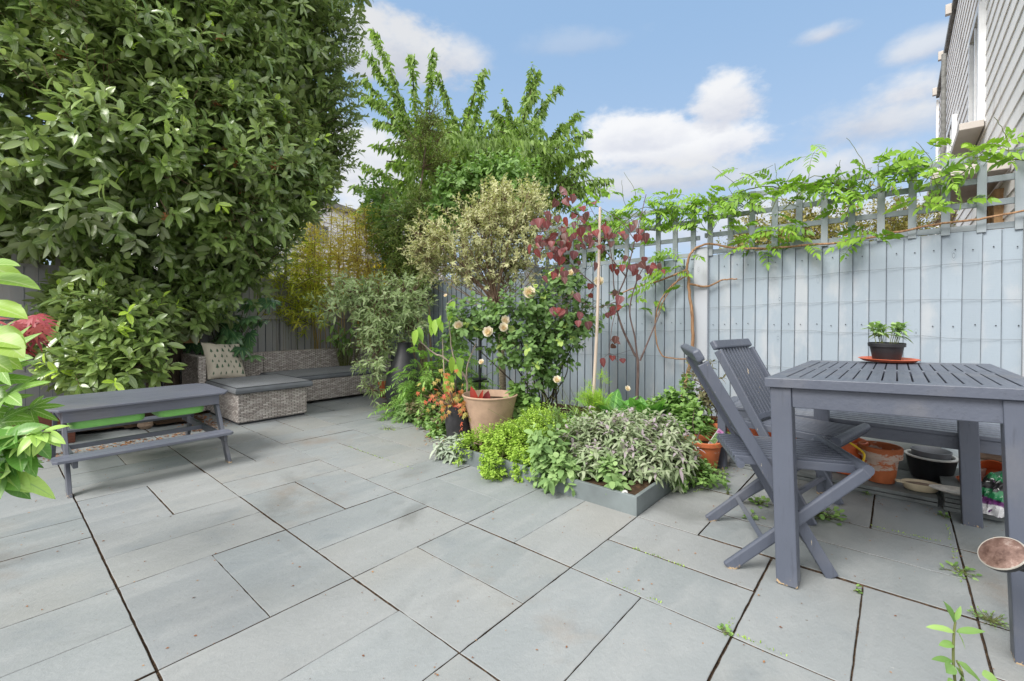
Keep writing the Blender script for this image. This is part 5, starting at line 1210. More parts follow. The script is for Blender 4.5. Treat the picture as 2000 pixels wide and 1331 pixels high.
for (x,y) in ((830,520),(850,470),(880,430),(920,400),(970,390),(1010,400),(1045,430),(1070,480),(1060,520),(900,480),(960,450),(1000,470),(870,540),(840,560),(1030,380),(940,500)):
    tw_.append(([at(968,600,4.4),at((968*1.3+x)/2.3+random.uniform(-10,10),(600*1.3+y)/2.3+10,4.42),at(x,y,4.5+random.uniform(-.25,.25))],.009,.002))
p,P,O,D=bushy('variegated_tree','small many branched tree with cream edged leaves over the roses','tree',b,cr_,2000,None,'varieg',k=8,tl=.085,ll=.040,lw=.0135,clump=.38,cf=5,depth=.95,upt=.7,spread=.6,twigs='twig',tw=.8,ang=(30,70),rough=.25,twr=.0018,trunk=tw_,tmat='barkgrey',droop=.2,kind='lance')
limb(p,'trunk',[([b,at(980,700,4.35),at(972,640,4.38),at(968,595,4.4)],.036,.028)],'barkbirch',12)
m_=RN.random(len(P))<.035; hub=np.array(at(968,590,4.4)); q=P[m_]; mid=hub+(q-hub)*.55+RN.normal(size=q.shape)*.05; addsticks(p,'branches',[sticks(np.tile(hub,(len(q),1))+RN.normal(size=q.shape)*.02,mid,.005,.0035,3),sticks(mid,q,.0035,.0015,3)],'twig')

# ---- roses
b=Vector(at(1060,790,4.0)); b.z=.06
sp=[];
for (x,y) in ((930,620),(980,600),(1030,590),(1085,560),(1120,600),(1140,640),(1000,680),(1060,660),(1110,700),(900,650),(1160,560),(1050,620),(1085,745),(1010,640)):
    sp.append(([b+Vector((random.uniform(-.15,.15),random.uniform(-.1,.1),0)),at((1060+x)/2+random.uniform(-10,20),(790+y)/2,3.95),at(x,y,3.85+random.uniform(-.2,.25))],.008,.003))
rosep,P,O,D=bushy('rose_bush','bushy rose with fresh green leaves and blush pink blooms against the blue fence','rose bush',b,[blob(930,625,3.9,52,36,.25),blob(1000,610,3.85,60,40,.25),blob(1060,600,3.9,55,38,.25),blob(1100,560,3.95,60,30,.2),blob(1010,670,3.8,60,36,.25),blob(1080,665,3.85,58,40,.25),blob(1045,715,3.8,58,36,.22),blob(1120,630,3.9,30,50,.2),blob(895,655,3.9,26,25,.15),blob(1165,580,3.9,25,40,.12)],560,None,'rosele',k=7,tl=.11,ll=.050,lw=.036,kind='oval',clump=.12,cf=4.5,depth=.9,upt=.4,tw=.8,tipc=.06,twigs='twiggreen',twr=.0018,trunk=sp,tmat='barkdark',ang=(40,85),droop=.3,up=.8,fold=.12)
def rose(p,r,label=None):
    sets=[]
    ax=nrm(np.array([random.uniform(-.3,.3),-.8,random.uniform(.1,.7)])); a1=nrm(np.cross(ax,[0,0,1.]));a2=np.cross(ax,a1)
    for ring,(m,tilt,s) in enumerate(((7,80,1.0),(8,60,.95),(7,40,.85),(6,22,.7),(5,8,.55))):
        an=np.arange(m)*2*math.pi/m+ring*.7+RN.random(m)*.2; rad=np.cos(an)[:,None]*a1+np.sin(an)[:,None]*a2; t_=math.radians(tilt)
        d=ax*math.cos(t_)+rad*math.sin(t_); nn=ax*math.sin(t_)-rad*math.cos(t_)
        c=np.array(p)+rad*r*(.05+.05*(4-ring))-ax*r*.35
        sets.append(leafset(c,d,-nn*-1,r*s*1.05,r*s*1.15,'oval',.28,-.55,.0,np.clip(ring*0+.95-.18*ring+RN.random(m)*.15,0,1)))
    V,Fq,A=join(sets); o=npmesh('rose_bloom',V,Fq,MT['petal'],rosep,True,A,off=np.array(rosep.location)); return o
for (x,y,Y,r) in ((1034,574,3.72,.047),(1169.5,551,3.75,.036),(1115,534,3.85,.027),(1088,539,3.85,.022),(1115,573,3.75,.022),(895,637,3.7,.034),(987,627,3.62,.032),(983.6,641,3.6,.032),(953,650,3.6,.038),(1088,743,3.5,.027),(940,708,3.6,.020),(870,578,3.9,.014),(1226,760,3.3,.018)):
    rose(at(x,y,Y),r)

# ---- burgundy heart leaved tree with its stake
b=Vector(at(1241,760,3.62)); b.z=.05
stems=[([b,at(1246,715,3.6),at(1238,690,3.6),at(1215,640,3.58),at(1204,590,3.55),at(1222,540,3.5),at(1240,470,3.5),at(1262,380,3.55)],.014,.003),
 ([at(1246,712,3.6),at(1240,660,3.58),at(1230,610,3.56),at(1240,560,3.55),at(1262,520,3.55),at(1300,530,3.5)],.008,.003),
 ([at(1250,705,3.6),at(1275,645,3.6),at(1290,610,3.58)],.008,.004),([at(1222,540,3.5),at(1190,500,3.5),at(1130,420,3.5),at(1100,385,3.5)],.006,.002),
 ([at(1165,560,3.5),at(1120,520,3.5),at(1060,450,3.5)],.005,.002),([at(1204,590,3.55),at(1160,600,3.5),at(1110,575,3.5)],.004,.002),([at(1205,600,3.55),at(1195,640,3.5),at(1190,690,3.45)],.003,.002),([at(1240,470,3.5),at(1210,430,3.5),at(1160,400,3.5)],.004,.002),([at(1262,410,3.55),at(1250,420,3.5),at(1200,450,3.5)],.003,.002),([at(1200,570,3.55),at(1190,480,3.5),at(1150,400,3.5)],.005,.002)]
ct=plant('redbud_tree','young tree with burgundy heart shaped leaves tied to a pale stake','tree',b); limb(ct,'trunk',stems,'twigpurple',7)
CP=[]
for (x,y,sx_,sy_,n) in ((1075,455,32,26,34),(1110,480,28,26,26),(1140,440,30,26,22),(1108,385,18,12,9),(1060,430,16,12,8),(1165,470,22,18,12),(1195,455,18,16,12),(1235,445,22,14,12),(1100,530,28,10,10),(1215,520,24,14,10),(1265,520,22,12,9),(1205,575,14,8,5),(1185,605,16,7,7),(1095,608,26,6,9),(1140,625,10,8,3),(1195,665,10,7,4),(1200,700,14,9,6),(1290,525,14,8,5),(1150,560,20,12,5),(1045,465,14,10,6)):
    for _ in range(max(3,int(n*.78))): CP.append(np.array(at(random.gauss(x,sx_*.7),random.gauss(y,sy_*.7),3.45+random.gauss(0,.12))))
CP=np.array(CP);n=len(CP); d=nrm(np.array([0,-.25,-1.])+RN.normal(size=(n,3))*.45)
addleaves(ct,'crown',[leafset(CP,d,np.array([0,-1.,.35])+RN.normal(size=(n,3))*.45,.060*(.55+.6*RN.random(n)),.056*(.7+.5*RN.random(n)),'heart',.38,.3)],'cercis')
# leaf stalks back toward nearest stems
sp_pts=np.array([np.array(q) for pts,_,_ in stems for q in curve(pts,6)]); near=np.array([sp_pts[np.argmin(((sp_pts-c)**2).sum(1)+.0)] for c in CP]); addsticks(ct,'leaf_stalks',[sticks(near,CP,.0016,.001,3)],'twigpurple')
sk=plant('garden_stake','pale wooden stake standing in the bed by the burgundy leaved tree','stake',at(1156,800,3.45)); sk.location.z=.05
limb(sk,'stake',[([sk.location,at(1160,760,3.45),at(1166,640,3.45),at(1170,500,3.47),at(1172,405,3.5)],.014,.010)],'stake',8)

# ---- climber on the trellis
b=Vector(at(1318,800,3.70)); b.z=.04
def fp3(x,y,off=.0):  # a point on the fence plane (a=4-.06-off)
    d=raydir(x,y); o=Vector((0,0,CH)); n=AV; s=((4-.06-off)-o.dot(n))/d.dot(n); return o+d*s
wp=plant('climber','bright green leafy climber trained up the fence post and along the trellis top','climbing plant',b)
main=[b,fp3(1340,745,.05),fp3(1352,690,.03),fp3(1352,620,.03),fp3(1346,570,.03),fp3(1345,545,.03),fp3(1342,525,.03),fp3(1347,500,.03),fp3(1358,485),fp3(1385,476),fp3(1420,483),fp3(1470,486),fp3(1520,484),fp3(1590,478),fp3(1640,474),fp3(1690,466),fp3(1760,452),fp3(1830,438),fp3(1900,430),fp3(1960,420),fp3(2050,402)]
limb(wp,'trunk',[(main[:9],.017,.009)],'barkorange',10,.004); limb(wp,'vine',[(main[8:],.009,.006),
 ([fp3(1340,528,.03),fp3(1290,548,.02),fp3(1240,562,.02),fp3(1200,578,.02)],.010,.006),([fp3(1345,555,.03),fp3(1380,560),fp3(1410,548),fp3(1440,545)],.010,.005),
 ([fp3(1345,536,.04),fp3(1310,560,.03),fp3(1285,600,.03),fp3(1280,650,.03),fp3(1290,690,.03),fp3(1310,700,.03),fp3(1345,702,.04)],.006,.006),([fp3(1330,540,.04),fp3(1300,580,.03),fp3(1283,620,.03)],.005,.004)],'barkorange',8,.003)
# secondary green vines along the top rail
top_=lambda x: 289+(2000-x)*(-.0)+ (389-286)*(2000-x)/617.
vn=[]
for k in range(9):
    x=1150+k*95; pts=[]; 
    for j in range(5): xx=x+j*55; pts.append(fp3(xx,top_(xx)+random.uniform(-14,45),random.uniform(-.02,.06)))
    vn.append((pts,.005,.002))
for k in range(16):
    x=random.uniform(1150,1980); y=top_(x)+random.uniform(0,80); vn.append(([fp3(x,y),fp3(x+random.uniform(-30,30),y-40),fp3(x+random.uniform(-60,60),y-80,.05)],.003,.0015))
limb(wp,'young_vines',vn,'twiggreen',6,.004)
LP=[];LD=[]
def cl(x,y,sx_,sy_,n):
    for _ in range(n):
        xx=random.gauss(x,sx_); yy=random.gauss(y,sy_); LP.append(np.array(fp3(xx,yy,random.uniform(-.12,.14)))); az_=random.uniform(0,6.28); LD.append(np.array(AV)*(-.5)+np.array(TV)*math.cos(az_)+np.array([0,0,.2+.4*math.sin(az_)]))
k=0
for x in range(1130,2010,22):
    dn=1.0 if x<1480 else (.85 if x<1800 else .42); cl(x,top_(x)+8,16,10,max(1,int((4.6 if x<1700 else 3)*dn))); 
    if x<1400: cl(x,top_(x)+40,16,20,1)
cl(1500,440,34,18,9); cl(1560,470,30,12,5); cl(1470,470,26,14,8); cl(1680,400,18,24,7); cl(1690,460,12,14,6); cl(1600,370,40,14,7); cl(1760,330,26,22,8); cl(1840,300,30,14,8); cl(1865,345,20,16,6); cl(1930,285,28,8,6); cl(1320,500,20,18,7); cl(1290,550,34,14,9); cl(1240,590,14,10,3); cl(1290,410,50,22,12); cl(1220,420,40,24,9); cl(1180,380,30,20,9); cl(1380,420,30,22,10); cl(1420,380,30,16,8); cl(1585,300,10,10,3); cl(1700,330,30,12,6); cl(1880,400,8,10,2); cl(1800,400,14,14,4); cl(1440,350,12,12,3)
LP=np.array(LP);LD=np.array(LD);n=len(LP)
lv,rk=pinnate(LP,LD,np.array([[-.3,-.3,1.]])+RN.normal(size=(n,3))*.75,.115+.075*RN.random(n),5,.060,.026,.45,'lance',62)
addleaves(wp,'leaves',[lv],'wist'); addsticks(wp,'leaf_stalks',[rk],'twiggreen')

# ---- shrub behind the fence seen through the trellis, yellow shrub in the corner
b=Vector(at(1620,620,4.9)); b.z=0
bushy('golden_shrub','yellow brown shrub beyond the fence seen through the trellis','shrub',b,[blob(1540,455,5.2,110,46,.5),blob(1640,430,5.2,120,60,.5),blob(1740,450,5.4,100,55,.5),blob(1480,480,5.2,70,30,.4)],1700,None,'farshrub',k=8,tl=.1,ll=.035,lw=.015,clump=.1,depth=.8,tw=.3,trunk=[([b,at(1620,520,5.1),at(1620,450,5.1)],.02,.01)],fill=500)
b=Vector(at(770,620,8.4)); b.z=0
bushy('yellow_shrub','vivid yellow shrub beyond the corner trellis','shrub',b,[blob(765,540,8.4,50,32,.4)],420,None,'yellowfl',k=8,tl=.1,ll=.06,lw=.03,depth=.8,tw=.1,trunk=[([b,at(768,560,8.4)],.02,.01)])
b=Vector(at(1120,640,6.4)); b.z=0
bushy('leafy_shrub','green shrub beyond the blue fence seen through the trellis behind the burgundy tree','shrub',b,[blob(1110,490,6.2,60,42,.4),blob(1180,470,6.2,50,45,.4),blob(1060,505,6.2,40,30,.3)],520,None,'cherry',k=8,tl=.12,ll=.06,lw=.03,clump=.2,depth=.8,tw=.2,trunk=[([b,at(1120,520,6.3)],.02,.01)])

# ---- feathery false spirea clump
b=Vector(at(830,800,4.7)); b.z=.05; fr_=plant('feathery_shrub','bright green feathery leaved shrub in front of the tall black planter','shrub',b)
LP=[];LD=[];ST=[]
for (x,y,sx_,sy_,n) in ((830,740,30,26,44),(812,765,16,20,18),(880,720,28,22,34),(860,690,34,18,30),(800,800,20,12,14),(905,760,18,16,14),(930,740,20,20,12),(775,800,12,14,8),(850,780,30,18,20),(822,710,12,18,10)):
    for _ in range(n):
        q=np.array(at(random.gauss(x,sx_*.8),random.gauss(y,sy_*.8),4.55+random.gauss(0,.16))); LP.append(q); dd=q-np.array([b.x,b.y+.1,.25]); LD.append(nrm(dd*np.array([1,1,.4]))+np.array([0,-.35,.12])+RN.normal(size=3)*.25)
LP=np.array(LP);n=len(LP)
lv,rk=pinnate(LP,np.array(LD),np.array([[0,-.35,1.]])+RN.normal(size=(n,3))*.25,.21,9,.062,.015,.35,'lance',70,ldroop=.2)
addleaves(fr_,'leaves',[lv],'fern'); addsticks(fr_,'stems',[rk,sticks(np.tile(np.array([b.x,b.y+.05,.06]),(n,1))+RN.normal(size=(n,3))*.06,LP,.004,.002,3)],'twiggreen')
# bare twiggy young tree with a few big lime leaves
b=Vector(at(897,800,3.9)); b.z=.05; tt=plant('young_fig','thin bare stemmed sapling with a few drooping lime leaves left of the roses','sapling',b)
limb(tt,'stem',[([b,at(912,745,3.85),at(868,700,3.8),at(848,690,3.8),at(815,660,3.8),at(826,640,3.8)],.010,.004),([at(911,745,3.85),at(912,720,3.85),at(918,700,3.85),at(930,670,3.85)],.007,.004),([at(905,735,3.85),at(884,690,3.8),at(878,640,3.8),at(872,600,3.8),at(884,585,3.8)],.007,.003),([at(868,735,3.8),at(866,700,3.8),at(864,660,3.8)],.006,.003)],'twigpale',7,.002)
C=[];Dd=[]
for (x,y,n) in ((848,622,7),(808,640,4),(880,595,3),(890,705,5),(872,740,4)):
    for _ in range(n): C.append(np.array(at(x+random.uniform(-14,14),y+random.uniform(-8,8),3.75+random.uniform(-.06,.06)))); Dd.append([random.uniform(-.5,.5),random.uniform(-.5,0),-1])
addleaves(tt,'leaves',[leafset(np.array(C),np.array(Dd),np.tile([0,-1.,.3],(len(C),1))+RN.normal(size=(len(C),3))*.4,.13,.055,'long',.25,.15)],'wist')
# orange maple in the grow bag
b=Vector(gb.location)+Vector((-.03,0,.27)); om=plant('orange_maple','small maple with red and orange leaves planted in the black fabric bag','shrub',b)
C=[];
for _ in range(80): C.append(np.array(at(random.gauss(872,26),random.gauss(775,20),3.62+random.gauss(0,.09))))
for _ in range(30): C.append(np.array(at(random.gauss(895,14),random.gauss(800,12),3.52)))
C=np.array(C);n=len(C)
addleaves(om,'leaves',[palmate(C,nrm(np.array([0,-.3,-1.])+RN.normal(size=(n,3))*.5),np.array([[0,-1.,.5]])+RN.normal(size=(n,3))*.4,.036,5,.3,'rh',170,.2)],'aceror')
addsticks(om,'twigs',[sticks(np.tile(np.array(b),(n//2,1)),C[:n//2],.003,.001,3)],'twig')
# canna in the clay pot
b=pc+Vector((0,0,.33)); cn=plant('canna','dark red canna shoots in the large clay pot','plant',b)
cs_=[(at(930,792,3.53),(-.25,0,1),.17,.06),(at(935,792,3.53),(.25,-.1,1),.14,.035),(at(948,790,3.56),(.2,0,1),.12,.065),(at(950,792,3.55),(.9,-.2,.35),.10,.035),(at(940,790,3.55),(-.6,0,.8),.09,.04)]
addleaves(cn,'leaves',[leafset(np.array([np.array(c[0]) for c in cs_]),np.array([c[1] for c in cs_],float),np.tile([0,-1.,.3],(5,1)),[c[2] for c in cs_],[c[3] for c in cs_],'long',.5,.15)],'canna')
n=14; C=np.array([at(random.gauss(985,16),789,3.6) for _ in range(n)])
addleaves(cn,'seedlings',[leafset(C,RN.normal(size=(n,3))*.6+np.array([0,0,1.]),RN.normal(size=(n,3)),.05,.018,'lance')],'mint')

# ---- herbs in the raised bed
def mound(name,label,cat,blobs,n,mat,k,tl,ll,lw,kind='oval',depth=.5,upt=1.0,spread=.45,ang=(40,80),twigs='twiggreen',tw=.3,droop=.3,up=1.0,tipc=None,fold=.15,group=None,rough=.2,fill=0,clump=0,twr=.0015,cf=6,var=.3):
    b=Vector(blobs[0][0]); b.z=.08; return bushy(name,label,cat,b,blobs,n,None,mat,k=k,tl=tl,ll=ll,lw=lw,kind=kind,depth=depth,upt=upt,spread=spread,ang=ang,twigs=twigs,tw=tw,droop=droop,up=up,tipc=tipc,fold=fold,group=group,rough=rough,fill=fill,clump=clump,twr=twr,cname='foliage',cf=cf,var=var)
def gb_(u,v,z,ra,rt_,rz):  # ellipsoid in the paving frame, roughly round
    c=U(u,v,z); return (np.array(c),np.array([ra,rt_,rz]))
mound('oregano','mound of bright lime oregano spilling over the edging beside the large clay pot','herb',[gb_(7.7,3.3,.10,.26,.24,.17),gb_(8.6,3.0,.10,.24,.22,.21),gb_(7.5,2.55,.09,.17,.17,.14),gb_(7.3,4.0,.07,.16,.16,.12),gb_(9.1,3.6,.1,.2,.2,.2),gb_(7.0,3.1,.05,.12,.14,.11)],3600,'oreg',7,.045,.017,.0125,'oval',depth=.45,tw=.15,clump=.1,cf=9,fill=500)
mound('sage','large purple grey sage with long soft leaves spreading over the front corner of the bed','herb',[gb_(8.3,1.0,.20,.17,.18,.15),gb_(9.0,.55,.20,.18,.18,.13),gb_(8.3,1.75,.19,.17,.18,.14),gb_(8.25,.35,.15,.12,.13,.11),gb_(8.8,.05,.15,.12,.13,.10),gb_(9.4,1.3,.20,.18,.18,.14),gb_(7.75,1.25,.12,.11,.14,.09)],1150,'sage',8,.08,.052,.0155,'long',depth=.8,upt=.9,tw=.8,twigs='twigpurple',droop=.5,tipc=.3,clump=.2,fill=200,cf=7)
mound('sage','green leaved sage at the front of the bed between the oregano and the purple sage','herb',[gb_(7.35,2.05,.16,.10,.11,.15),gb_(7.2,1.7,.10,.10,.12,.08),gb_(7.6,.85,.09,.09,.12,.06)],170,'sagegreen',7,.09,.058,.030,'oval',depth=.85,upt=.7,tw=.7,droop=.45)
mound('lambs_ear','woolly silver leaved plant at the left corner of the raised bed','plant',[gb_(7.15,4.75,.04,.09,.10,.09),gb_(7.0,4.5,.03,.07,.07,.06)],46,'lamb',7,.06,.075,.026,'long',depth=.9,upt=.9,tw=.3,twigs='twiggreen',droop=.6)
mound('mint_patch','low green mint spreading on the ground behind the purple sage','herb',[gb_(9.2,-.25,.04,.14,.13,.07),gb_(8.8,.1,.08,.12,.14,.09),gb_(9.5,.1,.05,.10,.10,.07)],260,'mint',6,.05,.028,.020,'oval',depth=.7,tw=.2)
mound('oregano','upright green mint beside the leaning folding chair and terracotta pots','herb',[gb_(10.6,.75,.16,.09,.10,.10),gb_(10.9,1.2,.22,.10,.1,.16)],190,'mint',7,.07,.036,.024,'oval',depth=.8,tw=.3)
mound('leafy_herb','rounded light green herb clump behind the large clay pot','herb',[(np.array(at(1024,780,3.75)),np.array([.10,.10,.13])),(np.array(at(1030,800,3.7)),np.array([.09,.09,.1]))],60,'mint',7,.08,.058,.042,'oval',depth=.9,tw=.4)
# hosta like broad leaves, day lilies, fennel, grasses
def rosette(name,label,cat,base,n,ll,lw,mat,kind,up=(.3,1.0),droop=.6,fold=.3,spread=1.,r0=.03,cols=5,wave=.0,group=None):
    p=plant(name,label,cat,base,group); a=RN.random(n)*6.28; rad=np.stack([np.cos(a),np.sin(a),np.zeros(n)],1); upv=up[0]+(up[1]-up[0])*RN.random(n)
    d=nrm(rad*spread*(.5+RN.random((n,1))*.6)+np.array([0,0,1.])*upv[:,None]); c=np.array(base)+rad*r0*RN.random((n,1))
    nn=np.array([[0,0,1.]])*1.0-rad*.8*0+RN.normal(size=(n,3))*.1-d*0
    addleaves(p,'leaves',[leafset(c,d,nn-rad*1.0,ll*(.6+.5*RN.random(n)),lw*(.8+.4*RN.random(n)),kind,fold,droop,wave,None,cols)],mat); return p
for (x,y,Y,lab) in ((1196,800,3.45,'broad glossy green arum leaves behind the sage, left of the day lilies'),(1262,800,3.4,'broad green arum leaves in the middle of the bed, under the burgundy tree')):
    q=at(x,y,Y); q.z=.09; rosette('arum',lab,'plant',q,30,.46,.14,'hosta','big',(1.1,2.6),.45,.3,.8)
q=at(1318,830,3.25); q.z=.1; rosette('day_lily','arching strap leaves of day lily by the orange barked climber stem','plant',q,46,.52,.026,'mint','strap',(1.,2.),1.0,.4,.8,cols=3)
q=at(1080,800,3.7); q.z=.09; rosette('day_lily','dark strap leaved clump under the roses beside the light green herb','plant',q,46,.34,.016,'hosta','strap',(.8,1.8),.9,.4,.9,cols=3)
q=at(1130,790,3.65); q.z=.09; rosette('day_lily','second dark strap leaved clump, just left of the pale stake','plant',q,40,.32,.015,'hosta','strap',(.8,1.8),.8,.4,.9,cols=3)
b=at(1165,800,3.4); b.z=.09; fn=plant('fennel','feathery yellow green fennel around the foot of the pale stake','herb',b)
S=[];T=[];
for _ in range(60):
    e=np.array(at(random.gauss(1162,16),random.gauss(785,20),3.4+random.gauss(0,.06))); S.append(np.array(b));T.append(e)
S2=[];T2=[]
for e in T:
    for _ in range(26): d=rdir(1)[0]*random.uniform(.015,.05)+np.array([0,0,.015]); s=e+RN.normal(size=3)*.012; S2.append(s);T2.append(s+d)
V,Fq,A=sticks(np.array(S2),np.array(T2),.0012,.0007,3); npmesh('foliage',V,Fq,MT['fennel'],fn,True,A,off=np.array(b)); addsticks(fn,'stems',[sticks(np.array(S),np.array(T),.0022,.0012,4)],'twiggreen')
mound('mint_stand','upright fresh green mint stems between the arum leaves and the climber stem','herb',[(np.array(at(1335,790,3.35)),np.array([.11,.1,.14])),(np.array(at(1352,830,3.2)),np.array([.1,.1,.1]))],110,'mint',8,.09,.045,.030,'oval',depth=.9,tw=.5,upt=1.5)
b=U(8.6,2.2,.09); gs=plant('wiry_seedheads','thin wiry stems with small pointed leaves standing up between the oregano and the sage','plant',b)
n=26; T_=np.array([at(random.gauss(1085,40),random.gauss(790,26),3.1) for _ in range(n)]); S_=np.array([b]*n)+RN.normal(size=(n,3))*np.array([.12,.08,0]); addsticks(gs,'stems',[sticks(S_,T_,.0022,.001,4)],'twiggreen')
addleaves(gs,'leaves',[whorl(S_+(T_-S_)*.45,T_-S_,9,.14,.06,.009,'lance',(25,60),.2,.4,.3,.3)],'sagegreen')
# ground cover along the edge of the open bed, left of the grow bag
mound('ground_cover','low mixed green ground cover spilling over the paving left of the black planting bag','ground cover',[gb_(8.35,6.4,.06,.14,.16,.11),gb_(8.8,7.4,.08,.16,.18,.12),gb_(9.2,8.6,.08,.16,.18,.12),gb_(9.5,9.8,.07,.16,.18,.11),gb_(9.2,7.0,.12,.2,.2,.14)],620,'mint',6,.05,.034,.024,'oval',depth=.8,tw=.2,clump=.15,cf=7)
mound('sage','small soft grey green sage at the paving edge in front of the feathery shrub','herb',[(np.array(at(808,808,4.35)),np.array([.12,.1,.08]))],44,'sagegreen',7,.07,.07,.026,'long',depth=.9,tw=.3)
mound('ground_cover','yellow and rust tinted low foliage between the feathery shrub and the orange maple','ground cover',[(np.array(at(838,800,4.25)),np.array([.2,.16,.12])),(np.array(at(868,830,4.0)),np.array([.13,.12,.09]))],260,'bronze',6,.05,.036,.022,'oval',depth=.8,tw=.3,tipc=.1)
# pot plants
b=pB+Vector((0,0,.2)); 
bushy('bronze_shrub','thin shrub with bronze tinted leaves in the pot behind the labelled one','shrub',b,[(np.array(at(1378,760,3.3)),np.array([.10,.09,.12])),(np.array(at(1395,790,3.3)),np.array([.09,.09,.09])),(np.array(at(1368,722,3.35)),np.array([.06,.06,.07]))],62,None,'bronze',k=7,tl=.07,ll=.042,lw=.014,depth=.95,tw=1,twigs='twigpurple',trunk=[([b,at(1388,800,3.3),at(1375,750,3.3),at(1366,715,3.35)],.005,.002),([b,at(1400,810,3.3),at(1402,770,3.3)],.004,.002)],tmat='twigpurple',cname='foliage')
b=pA+Vector((-.02,0,.165)); pl=plant('seedling_shrub','tiny shrub with a whorl of green leaves in the labelled pot','seedling',b); limb(pl,'stem',[([b,b+Vector((-.02,0,.04)),b+Vector((.0,0,.10))],.006,.004),([b+Vector((-.02,0,.04)),b+Vector((-.09,.02,.05))],.004,.002)],'twigpurple')
addleaves(pl,'leaves',[whorl(np.array([b+Vector((0,0,.09)),b+Vector((-.04,0,.24)),b+Vector((.04,.04,.06))]),np.array([[0,0,1.],[.1,0,1.],[.5,0,.8]]),12,.02,.06,.02,'long',(45,85),.2,.2,.6,.3)],'mint')
limb(pl,'side_stem',[([b,b+Vector((-.05,.0,.12)),b+Vector((-.04,0,.25))],.003,.002)],'twigpurple')
b=Vector(tpot.location)+Vector((0,0,.085)); ts=plant('young_sage','young soft green sage seedlings in the black pot on the table','herb',b)
n=13; a=RN.random(n)*6.28; rr=.045*np.sqrt(RN.random(n)); S=np.array(b)+np.stack([np.cos(a)*rr,np.sin(a)*rr,0*a],1); T=S+np.stack([np.cos(a)*.02,np.sin(a)*.02,.05+.06*RN.random(n)],1)
addleaves(ts,'leaves',[whorl(S+(T-S)*.5,T-S,7,.05,.055,.020,'long',(25,75),.25,.6,.6,.3)],'sagegreen'); addsticks(ts,'stems',[sticks(S,T,.0022,.0015,4)],'twiggreen')
# ---- foreground plants on the left edge
def bigleaf(par,nm,items,mat,cols=5,wave=.02,fold=.25):
    C=np.array([np.array(at(*i[0])) for i in items]); D_=np.array([i[1] for i in items],float); N_=np.array([i[2] for i in items],float)
    return addleaves(par,nm,[leafset(C,D_,N_,np.array([i[3] for i in items]),np.array([i[4] for i in items]),'big',fold,.25,wave,None,cols)],mat)
b=Vector((-1.75,1.25,0)); p=plant('lime_leaved_shrub','lime green large leaved shrub reaching in at the left edge of the view','shrub',b)
limb(p,'stems',[([b,Vector((-1.72,1.28,.6)),at(-40,700,1.35),at(-30,560,1.35)],.012,.004),([at(-40,720,1.35),at(-10,680,1.32)],.005,.003),([at(-35,620,1.35),at(0,590,1.32)],.004,.003)],'twiggreen')
bigleaf(p,'leaves',[((-41,545,1.32),(1,.0,.05),(0,-.5,1),.17,.075),((-36,598,1.3),(1,-.1,-.05),(0,-.6,1),.14,.07),((-41,655,1.3),(1,-.2,.0),(-.1,-.7,1),.16,.085),((-11,660,1.28),(.9,-.2,-.3),(.2,-.8,.8),.11,.07),((-51,690,1.3),(.9,-.1,-.25),(0,-.8,.8),.12,.07),((-46,525,1.3),(.8,0,.25),(0,-.6,1),.12,.06),((-26,520,1.34),(.9,.2,-.3),(0,-.8,.6),.10,.05),((-31,620,1.36),(.7,.2,.5),(0,-.8,.6),.10,.05),((-36,670,1.4),(.8,.2,-.6),(0,-.8,.4),.12,.06)],'lime')
b=Vector((-2.1,1.75,0)); p=plant('japanese_maple','red leaved maple twig showing at the left edge above the fingered leaves','shrub',b)
C=[];DD=[];
for _ in range(26): C.append(np.array(at(random.gauss(50,26),random.gauss(636,9),1.75+random.gauss(0,.05)))); DD.append([random.uniform(.2,1),random.uniform(-.5,.1),-.35])
for _ in range(11): C.append(np.array(at(random.gauss(40,16),random.gauss(676,7),1.75))); DD.append([random.uniform(.2,1),random.uniform(-.5,.1),-.35])
C=np.array(C);n=len(C); addleaves(p,'leaves',[palmate(C,np.array(DD,float)+RN.normal(size=(n,3))*.2,np.array([[0,-.4,1.]])+RN.normal(size=(n,3))*.35,.062,7,.17,'lance',200,.35)],'acer'); limb(p,'stems',[([b,at(-40,700,1.8),at(0,640,1.78),at(70,632,1.75)],.008,.002),([at(-40,700,1.8),at(40,672,1.75)],.004,.002)],'twigpurple')
b=Vector((-2.25,1.75,0)); p=plant('fatsia','large light green fingered fatsia leaves at the left edge in front of the small table','shrub',b)
fc=[((-5,705,1.62),(.6,-.1,.3),.20),((15,770,1.6),(.9,-.35,.2),.19),((-35,745,1.62),(.8,-.1,-.1),.20),((-40,690,1.66),(.6,0,.6),.18),((60,800,1.7),(.7,-.2,-.4),.12),((-10,830,1.6),(.7,-.4,-.5),.16),((-60,800,1.6),(.9,0,-.3),.2)]
C=np.array([np.array(at(*f[0])) for f in fc]); addleaves(p,'leaves',[palmate(C,np.array([f[1] for f in fc]),np.tile([-.1,-.75,.8],(len(fc),1))+RN.normal(size=(len(fc),3))*.12,np.array([f[2] for f in fc]),8,.23,'big',235,.15,5,.02)],'fatsialime')
addsticks(p,'leaf_stalks',[sticks(np.tile(np.array(b)+np.array([0,0,.5]),(len(fc),1)),C,.006,.004,5)],'twiggreen'); limb(p,'trunk',[([b,b+Vector((0,0,.3)),b+Vector((.01,0,.52))],.02,.014)],'barkgrey')
b=Vector((-1.55,1.15,0)); p=plant('apple_shoots','leafy shoots with glossy oval leaves hanging into the lower left edge','shrub',b)
sh=[([b,at(-60,880,1.3),at(0,860,1.25),at(55,850,1.22),at(98,845,1.2)],.006,.002),([at(-60,900,1.3),at(-8,885,1.25),at(45,875,1.22)],.005,.002),([at(-50,930,1.3),at(-10,915,1.25),at(12,930,1.22)],.004,.002)]
limb(p,'stems',sh,'twiggreen'); q=[];d_=[]
